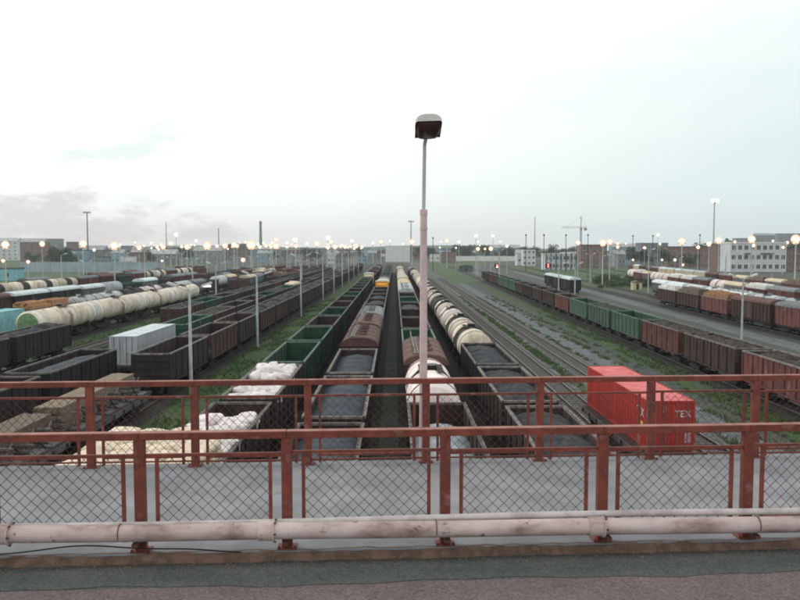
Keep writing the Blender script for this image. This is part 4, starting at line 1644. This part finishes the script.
lamps += [(158.5, 249.3, 433, 1.05, 'w'), (133.3, 248.4, 592, 0.9, 'w'), (223.6, 246.2, 587, 0.8, 'h'), (120.1, 244.9, 388, 0.83, 'h'), (227.8, 249.0, 684, 1.03, 'w'), (372.6, 243.9, 640, 0.89, 'w'), (189.8, 247.6, 588, 1.02, 'w'), (257.8, 244.4, 407, 1.17, 'h'), (291.5, 244.4, 741, 0.93, 'o'), (341.7, 245.2, 529, 1.14, 'w'), (139.3, 247.1, 603, 0.86, 'w'), (361.0, 248.6, 591, 0.8, 'w'), (194.6, 245.2, 655, 1.1, 'o'), (350.7, 246.8, 524, 1.15, 'w'), (191.1, 245.1, 557, 0.89, 'h'), (144.1, 245.9, 449, 1.03, 'w'), (151.5, 248.1, 506, 0.71, 'h'), (190.7, 244.5, 562, 0.82, 'h'), (252.9, 245.9, 413, 0.73, 'w'), (439.9, 247.5, 700, 0.96, 'w'), (664.2, 246.5, 677, 1.19, 'w'), (485.0, 249.0, 523, 1.03, 'w'), (645.7, 245.6, 785, 0.7, 'h'), (490.9, 248.8, 393, 1.18, 'o'), (479.9, 245.5, 561, 0.76, 'w'), (605.6, 246.5, 578, 0.78, 'w')]
cnt = 0
lamps.sort()
tally = {}
rj = random.Random(2)
for (px, py, d, hs, mk) in lamps:
    hs0 = hs
    hs *= (1.0 if px > 570 and hs0 > 1.1 else .92) * rj.uniform(.8, 1.15)
    p = at(px, py, Y=d)
    mm = {'w': lit, 'h': litw, 'o': lito}[mk]
    colw = {'w': 'warm', 'h': 'white', 'o': 'orange'}[mk]
    size = 'big' if hs0 >= 1.5 else 'small'
    side = 'left part' if px < 200 else 'left of centre' if px < 400 else 'right of centre' if px < 560 else 'right part'
    key_ = (size, colw, side)
    tally[key_] = tally.get(key_, -1) + 1
    lab = f'mast with {size} glowing {colw} lamp, {FROML[tally[key_]]} from the left in the {side}'
    yard_post(p.x, p.y, p.z - .35 * hs, lab, f'{size} {colw} lit masts in the {side}', 'flood', mm, hs)
# unlit poles on the left and right
rk = random.Random(4)
pxs = sorted(rk.uniform(20, 360) for k in range(28)) + sorted(rk.uniform(440, 790) for k in range(12))
for k in range(40):
    px = pxs[k]
    d = rk.uniform(200, 520)
    x = (px - 395) * d / 785
    if k < 28:
        rows = [-41, -47.5, -53, -59, -69, -76, -91, -99, -28, -34]
    else:
        rows = [37, 43, 70, 88, 110, 130]
    x = min(rows, key=lambda q: abs(q - x))
    yard_post(x, d, rk.uniform(8, 12), f'unlit pale post far off, {FROML[k if k < 28 else k - 28]} from the left among the ' + ('left' if k < 28 else 'right') + ' wagon rows',
              'unlit posts among the ' + ('left' if k < 28 else 'right') + ' rows', rk.choice(['double', 'single']))

# ------------------------------------------------------------------ signals
def signal(x, y, h, mm, label):
    r = empty('signal', (x, y, 0))
    b = MB()
    b.tube((0, 0, 0), (0, 0, h + .8), .09, iron, 8)
    b.build('mast', r)
    b = MB()
    b.tube((0, -.05, h), (0, .05, h), 1.0, iron, 20)
    b.box(-.3, .3, -.3, -.06, h - .8, h + .8, iron)
    b.build('target_board', r)
    for k, zz in enumerate((-.35, .35)):
        b = MB()
        b.tube((0, -.42, h + zz), (0, -.30, h + zz), .30, mm if k == 0 else litr, 14)
        b.build('lens', r)
    tag(r, label, 'signal')


p = at(548, 265.5, Y=270)
signal(p.x, p.y, p.z, litr, 'railway signal with glowing red lens left of the white columned building')
p = at(497, 266, Y=300)
signal(p.x, p.y, p.z, lito, 'railway signal with orange light at the far end of the long right row')
# huts
for (px, d, w, h, m, lab) in ((637, 235, 2.6, 2.2, cream2, 'small cream trackside hut at the edge of the rough grass on the right'),
                              (466, 430, 7.5, 3.2, roofd, 'small dark trackside shed on the grass right of the centre tracks')):
    x = (px - 395) * d / 785
    b = MB()
    b.box(-w / 2, w / 2, -1.3, 1.3, 0, h, m)
    r = b.build('trackside_hut', loc=(x, d, 0))
    b = MB()
    b.prism([(-w / 2 - .2, h + .002), (w / 2 + .2, h + .002), (0, h + .6)], -1.5, 1.5, roofd)
    b.build('roof', r)
    b = MB()
    b.box(-.4, .4, -1.34, -1.303, .1, 1.9, iron)
    b.build('door', r)
    tag(r, lab, 'hut')

# ------------------------------------------------------------------ buildings
WIN = {}


def window_mesh(w, h, lit_=False):
    k = (round(w, 1), round(h, 1))
    if k not in WIN:
        b = MB()
        b.box(-w / 2, w / 2, -.05, .03, 0, h, glassd)
        b.box(-w / 2 - .12, -w / 2, -.09, .03, -.1, h + .1, whitep)
        b.box(w / 2, w / 2 + .12, -.09, .03, -.1, h + .1, whitep)
        b.box(-.05, .05, -.09, -.051, 0, h, whitep)
        b.box(-w / 2 - .2, w / 2 + .2, -.16, .03, -.2, -.102, whitep)
        WIN[k] = b.mesh('window')
    return WIN[k]


def building(px0, px1, d, h, depth, m, label, rows=3, cols=6, roof='flat', group=None, name='building', ww=1.5, wh=1.5, base=0.0, gx=None):
    x0, x1 = (px0 - 395) * d / 785, (px1 - 395) * d / 785
    w = x1 - x0
    b = MB()
    b.box(-w / 2, w / 2, 0, depth, 0, h, m)
    r = empty(name, ((x0 + x1) / 2, d, base))
    b.build('wall', r)
    q = MB()
    if roof == 'flat':
        q.box(-w / 2 - .25, w / 2 + .25, -.25, depth + .25, h + .002, h + .5, roofd)
    elif roof == 'gable':
        q.prism([(-.5, h), (depth + .5, h), (depth / 2, h + depth * .28)], -w / 2 - .4, w / 2 + .4, M('tin roof', (.34, .36, .38), (.24, .22, .21), .4, rnd=.2), axis='x')
    elif roof == 'white':
        q.box(-w / 2 - .25, w / 2 + .25, -.25, depth + .25, h + .002, h + .7, whitep)
    q.build('roof', r)
    if rows and cols:
        me = window_mesh(min(ww, w / cols * .6), min(wh, h / rows * .55))
        for i in range(rows):
            for j in range(cols):
                mobj('window', me, r, (-w / 2 + (j + .5) * w / cols, -.001, (i + .35) * h / rows))
    tag(r, label, 'building', group)
    return r


wb = building(731, 787, 425, 15.5, 14, wallw, 'white three storey building with dark windows behind the right wagons', 3, 9, 'white', ww=2.0, wh=2.2)
for k, (u, w_) in enumerate(((-6, 3), (4.5, 7))):        # canopy and dark stair bay of the white building
    b = MB()
    b.box(u - w_ / 2, u + w_ / 2, -1.2, -.1, 9.8, 10.3, roofd)
    b.build('canopy', wb)
building(718, 731, 440, 15.2, 12, brick, 'red brick block joined to the left end of the white office building', 3, 2)
building(786, 830, 440, 12.5, 12, brick, 'red brick block right of the white office building at the right edge', 3, 5)
building(385.5, 410, 780, 15.5, 12, whitep, 'plain white block closing the end of the central tracks', 0, 0, 'white')
building(523, 535.5, 584, 12.3, 10, wallw, 'white windowed cube right of the centre masts', 3, 3)
cb = building(545, 577, 468, 9.2, 12, wallw, 'long white hall with blue grey columns behind the red signal', 2, 9, 'white', ww=2, wh=2)
for k in range(7):
    b = MB()
    x = -9 + k * 3.0
    b.box(x - .35, x + .35, -.9, -.25, 0, 9.9, bluep)
    b.build('column', cb)
building(581, 607, 520, 15, 14, brick, 'red brown brick block under the warm lamps right of the hall', 3, 4)
building(641, 668, 620, 17, 14, wallg, 'grey slab block between the two brick ones on the right', 3, 5)
building(668, 716, 560, 14, 14, brick, 'wide brick workshop left of the tall flood mast', 2, 7)
building(430, 440, 800, 8, 8, whitep, 'tiny white hut at the left end of the long white wall', 1, 2)
building(-60, 18, 305, 4.6, 6, cyan, 'low cyan shed at the left edge below the warm lamps', 1, 4)
# skyline
rk = random.Random(12)
sky_b = [(-20, 20, 900, 23, 'white'), (22, 46, 800, 21, 'brick'), (48, 61, 1000, 27, 'grey'), (55, 84, 620, 12, 'blue'), (68, 76, 1000, 23, 'brick'), (84, 105, 700, 14, 'grey'),
         (106, 122, 640, 13, 'grey'), (132, 142, 560, 12, 'brick'), (122, 131, 900, 19, 'grey'), (148, 176, 650, 10, 'grey'), (178, 192, 900, 16, 'blue'),
         (194, 222, 700, 13, 'grey'), (224, 246, 900, 14, 'brick'), (252, 280, 1000, 15, 'grey'), (284, 312, 900, 13, 'brick'), (318, 332, 1100, 15, 'grey'), (336, 352, 1000, 14, 'brick'),
         (356, 370, 1200, 16, 'blue'), (372, 384, 1000, 12, 'brick'), (414, 430, 1000, 15, 'brick'), (436, 462, 1200, 17, 'blue'), (468, 486, 1100, 16, 'grey'),
         (490, 520, 1000, 17, 'blue'), (612, 640, 900, 18, 'blue'), (736, 752, 1300, 36, 'grey'), (756, 775, 1400, 44, 'grey'), (778, 800, 1500, 50, 'grey'),
         (700, 716, 1000, 20, 'brick'), (804, 830, 1300, 44, 'brick')]
for i, (a, c, d, h, k) in enumerate(sky_b):
    mm = {'white': wallw, 'brick': brick, 'grey': wallg, 'blue': wallb}[k]
    side = ('far left' if c < 130 else 'left' if c < 400 else 'centre right' if a < 520 else 'right') + ' skyline'
    rows = max(1, int(h / 4.5))
    cols = max(2, int((c - a) * d / 785 / 5.5))
    cols = min(cols, 7)
    kind = {'white': 'pale', 'brick': 'brick', 'grey': 'grey panel', 'blue': 'blue grey'}[k]
    h *= .86 if c > 90 else .95
    building(a, c, d, h, 14, mm, f'distant {kind} block on the {side}, {ORD[i % 26] if i else "first"} counted along it from the left', rows, cols, rk.choice(['flat', 'gable', 'flat']))

kk = {'left': 0, 'right': 0}
for px in sorted([rk.uniform(70, 385) for _ in range(26)] + [rk.uniform(430, 800) for _ in range(20)]):
    d = rk.uniform(480, 1000)
    w = rk.uniform(5, 16)
    sd = 'left' if px < 400 else 'right'
    mm = rk.choice([brick, wallg, wallb, wallg, wallw])
    sb = building(px, px + w, d, rk.uniform(5, 10), 10, mm, f'low far shed, {FROML[kk[sd]]} from the left in the {sd} half of the skyline', 1, 3, rk.choice(['flat', 'gable', 'gable']),
                  'low sheds below the skyline')
    kk[sd] += 1
    b = MB()
    b.box(-.4, .4, 3, 3.8, 4, 12, brick)
    b.build('chimney', sb)

# long white wall
b = MB()
xa, xb = (440 - 395) * 850 / 785, (522 - 395) * 850 / 785
n = 24
for i in range(n):
    x = xa + i * (xb - xa) / n
    b.box(x, x + (xb - xa) / n - .15, 850, 850.3, 0, 5.2, whitep)
    b.box(x - .2, x + .1, 849.9, 850.4, 0, 5.6, wallw)
tag(b.build('wall'), 'long white panel wall behind the grass right of the centre tracks', 'wall')
b = MB()
n = 9
for i in range(n):
    x = -200 + i * 8.2
    b.box(x, x + 7.9, 420, 420.3, 0, 5.5, M('blue grey fence', (.34, .42, .46), (.26, .33, .36), .3, rnd=.1))
tag(b.build('fence'), 'long pale blue panel fence behind the green field on the left', 'fence')

# chimney, masts, crane
p = at(260.5, 221, Y=1500)
b = MB()
b.tube((0, 0, 0), (0, 0, p.z), 3.4, wallg, 18, r1=2.2)
c_ = b.build('chimney', loc=(p.x, p.y, 0))
b = MB()
b.tube((0, 0, p.z - 6), (0, 0, p.z - 3), 2.6, brick, 18)
b.build('band', c_)
tag(c_, 'tall slim grey factory chimney standing on the skyline left of centre', 'chimney')


def mast(px, py, d, label, litm=None, r0=.9, head=2.6, thin=False):
    p = at(px, py, Y=d)
    r = empty('flood_mast', (p.x, p.y, 0))
    b = MB()
    b.tube((0, 0, 0), (0, 0, p.z), r0 * .5, greyp if not litm else conc2, 8, r1=r0 * .3)
    b.build('tower', r)
    if head:
        b = MB()
        b.box(-head, head, -.4, .4, p.z, p.z + .5, iron)
        b.box(-.4, .4, -head * .6, head * .6, p.z + .002, p.z + .498, iron)
        b.build('platform', r)
        b = MB()
        for k in range(5):
            x = -head + .4 + k * (2 * head - .8) / 4
            b.box(x - .35, x + .35, -.7, -.42, p.z + .1, p.z + (2.4 if litm else 1.2), litm or greyp)
        b.build('floodlight', r)
    tag(r, label, 'mast')


mast(714.5, 203, 500, 'tall mast with a bright white crown of floodlights on the right', litw, 1.3, 2.4)
mast(87, 213, 700, 'tall unlit grey flood mast on the left skyline', None, 1.5, 3.2)
mast(411, 222, 800, 'tall unlit grey flood mast just left of the lamp pole', None, 1.3, 3.0)
mast(218.5, 228, 900, 'slender grey mast left of the factory chimney', None, 1.4, 0)
mast(535, 217, 900, 'slender grey mast left of the tower crane', None, 1.1, 0)
mast(166, 222, 1000, 'slender grey mast with no head on the left skyline', None, 1.2, 0)
for k, (px, py) in enumerate(((526, 235), (544, 235), (566, 235), (588, 235), (433, 238), (633, 236), (653, 236), (700, 235))):
    p = at(px, py, Y=420)
    r = empty('dark_lamp_mast', (p.x, p.y, 0))
    b = MB()
    b.tube((0, 0, 0), (0, 0, p.z), .16, iron, 6)
    b.build('pole', r)
    b = MB()
    b.lathe([(-.5, .05), (-.4, .35), (0, .5), (.4, .35), (.5, .05)], iron, 10, p.z)
    b.build('lamp', r)
    tag(r, 'dark unlit round headed lamp mast, ' + ORD[k].replace('nearest', 'first') + ' of its kind, right of the pink pole', 'lamp mast', 'dark lamp masts on the right')

# tower crane
p = at(581, 228, Y=1100)
r = empty('tower_crane', (p.x, p.y, 0))
H = p.z
b = MB()
for sx in (-.9, .9):
    for sy in (-.9, .9):
        b.box(sx - .18, sx + .18, sy - .18, sy + .18, 0, H, iron)
k = 0
z = 0
while z < H - 2:
    b.bar((-.9, -.9, z), (.9, -.9, z + 2), .15, .15, iron)
    b.bar((.9, .9, z), (-.9, .9, z + 2), .15, .15, iron)
    z += 2
b.build('tower', r)
b = MB()
jl = 27
for zz in (0, 1.6):
    b.box(-jl, 8, -.25, .25, H + zz, H + zz + .3, iron)
x = -jl
while x < 7:
    b.bar((x, 0, H + .1), (x + 1.2, 0, H + 1.8), .12, .12, iron)
    x += 2.4
b.build('jib', r)
b = MB()
b.bar((0, 0, H), (0, 0, H + 16), .7, .7, iron)
b.bar((0, 0, H + 15.5), (-jl * .7, 0, H + 1.8), .15, .15, iron)
b.bar((0, 0, H + 15.5), (7, 0, H + 1.8), .15, .15, iron)
b.build('apex', r)
b = MB()
b.box(4.5, 8, -1, 1, H - 3.5, H - .02, conc)
b.build('counterweight', r)
b = MB()
b.box(-1.2, 1.2, -2.4, -1.1, H - 3, H - .1, wallg)
b.build('cab', r)
tag(r, 'tower crane with its jib pointing left on the right skyline', 'crane')

# ------------------------------------------------------------------ trees
def crown_mesh(seed, h, w, leaf, n, m):
    rr = random.Random(seed)
    b = MB()
    cl_ = [(rr.gauss(0, w * .33), rr.gauss(0, w * .33), h * rr.uniform(.38, .88), rr.uniform(.16, .30) * w) for _ in range(13)]
    for _ in range(n):
        cx, cy_, cz_, cr = rr.choice(cl_)
        d = Vector((rr.gauss(0, 1), rr.gauss(0, 1), rr.gauss(0, .8))).normalized() * cr * rr.uniform(.55, 1.1)
        c = Vector((cx, cy_, cz_)) + d
        a = Vector((rr.gauss(0, 1), rr.gauss(0, 1), rr.gauss(0, 1))).normalized()
        t = a.orthogonal().normalized()
        q = a.cross(t)
        s = leaf * rr.uniform(.6, 1.3)
        b.add([c - t * s, c + q * s * .6, c + t * s, c - q * s * .6], [(0, 1, 2, 3)], m)
    return b.mesh('crown'), cl_


TR = []
for k in range(4):
    h, w = (9, 7) if k < 2 else (7, 8)
    me, cl_ = crown_mesh(40 + k, h, w, .42, 900, leafs[k % 2])
    b = MB()
    b.tube((0, 0, 0), (0, 0, h * .5), .22, barkm, 8, r1=.12)
    for c in cl_[:6]:
        b.tube((0, 0, h * .35), c[:3], .08, barkm, 6, r1=.03)
    TR.append((me, b.mesh('trunk')))


def tree(x, y, s, label, group):
    me, tm = random.choice(TR)
    r = empty('tree', (x, y, 0), random.uniform(0, 6))
    r.scale = (s, s, s)
    mobj('trunk', tm, r)
    mobj('crown', me, r)
    tag(r, label, 'tree', group)


random.seed(5)
for k, (px, d, s) in enumerate(sorted(((60, 560, 1.4), (66, 570, 1.6), (74, 565, 1.3), (54, 600, 1.6), (128, 700, 1.7), (147, 620, 1.5), (270, 800, 1.5), (305, 850, 1.6), (313, 840, 1.8), (346, 880, 1.5), (358, 900, 1.8),
                 (36, 640, 1.4), (175, 800, 1.8), (190, 790, 1.7)))):
    tree((px - 395) * d / 785, d, s, f'bushy green tree among the left skyline blocks, {FROML[k]} from the left', 'trees on the left skyline')
for k, (px, d, s) in enumerate(sorted(((424, 850, 2.0), (432, 870, 1.8), (450, 900, 2.0), (458, 900, 2.2), (466, 880, 1.9), (486, 900, 2.1), (500, 880, 2.2), (511, 900, 2.0), (520, 860, 1.9), (530, 870, 2.2), (553, 800, 1.9), (566, 800, 2.1),
                 (580, 780, 2.1), (590, 760, 1.8), (633, 640, 1.8), (641, 560, 1.5), (660, 540, 1.5), (690, 520, 1.4), (700, 620, 1.9), (730, 620, 1.8), (760, 640, 1.9), (790, 600, 2.0), (799, 560, 1.9), (775, 700, 2.2)))):
    tree((px - 395) * d / 785, d, s, f'bushy green tree on the right skyline, {FROML[k]} from the left', 'trees on the right skyline')
# shrubs on the rough ground to the right
bs = []
for k in range(3):
    me, _ = crown_mesh(80 + k, 1.5, 2.6, .15, 500, leafs[0])
    bs.append(me)
spx = sorted(random.uniform(596, 655) for k in range(34))
for k in range(34):
    d = random.uniform(235, 330)
    px = spx[k]
    o = mobj('shrub', random.choice(bs), None, ((px - 395) * d / 785, d, -.25), random.uniform(0, 6))
    s = random.uniform(1.0, 1.8)
    o.scale = (s, s, s * .8)
    tag(o, f'low green shrub on the rough grass right of the signal, {FROML[k]} from the left', 'shrub', 'shrubs on the rough grass at right')

# distant woods: one mass along the horizon
b = MB()
rk = random.Random(9)
for _ in range(26000):
    a = rk.uniform(-.62, .62)
    d = rk.uniform(1250, 1800)
    x = a * d
    top = 12 + 5 * math.sin(a * 23) + 4 * math.sin(a * 61 + 1) + (14 if a > .42 else 0)
    z = top * (rk.random() ** .7)
    s = rk.uniform(1.6, 3.4)
    an = rk.uniform(0, 3.14)
    c, q = math.cos(an) * s, math.sin(an) * s
    b.add([(x - c, d - q, z - s * .5), (x + c, d + q, z - s * .4), (x + c * .6, d + q * .6, z + s), (x - c * .7, d - q * .7, z + s * .8)], [(0, 1, 2, 3)], leafs[rk.random() < .5])
tag(b.build('forest'), 'dark far off wood running along the horizon', 'wood', kind='stuff')
# low hills
b = MB()
n = 80
vs = []
for i in range(n + 1):
    a = -.8 + 1.6 * i / n
    h = 14 + 10 * math.sin(a * 5 + 2) + 5 * math.sin(a * 17) + (26 if a > .4 else 0) * min(1, max(0, (a - .4) * 8)) + 12 * max(0, min(1, (-.38 - a) * 6))
    vs += [(a * 1900, 1900, -1), (a * 2300, 2300, max(4, h)), (a * 3000, 3000, max(4, h))]
b.add(vs, [(3 * i + j, 3 * i + j + 1, 3 * i + j + 4, 3 * i + j + 3) for i in range(n) for j in range(2)], leafs[1])
tag(b.build('hills', smooth=True), kind='structure')

# ------------------------------------------------------------------ haze volume
b = MB()
b.box(-3500, 3500, -350, 3600, -2, 100, gravel)
hz = b.build('haze')
hm = bpy.data.materials.new('haze')
hm.use_nodes = True
t = hm.node_tree
t.nodes.clear()
v = t.nodes.new('ShaderNodeVolumePrincipled')
v.inputs['Color'].default_value = (.84, .90, .95, 1)
v.inputs['Density'].default_value = HAZE_D
v.inputs['Anisotropy'].default_value = .2
ou = t.nodes.new('ShaderNodeOutputMaterial')
t.links.new(v.outputs[0], ou.inputs['Volume'])
hz.data.materials.clear()
hz.data.materials.append(hm)
tag(hz, kind='stuff')
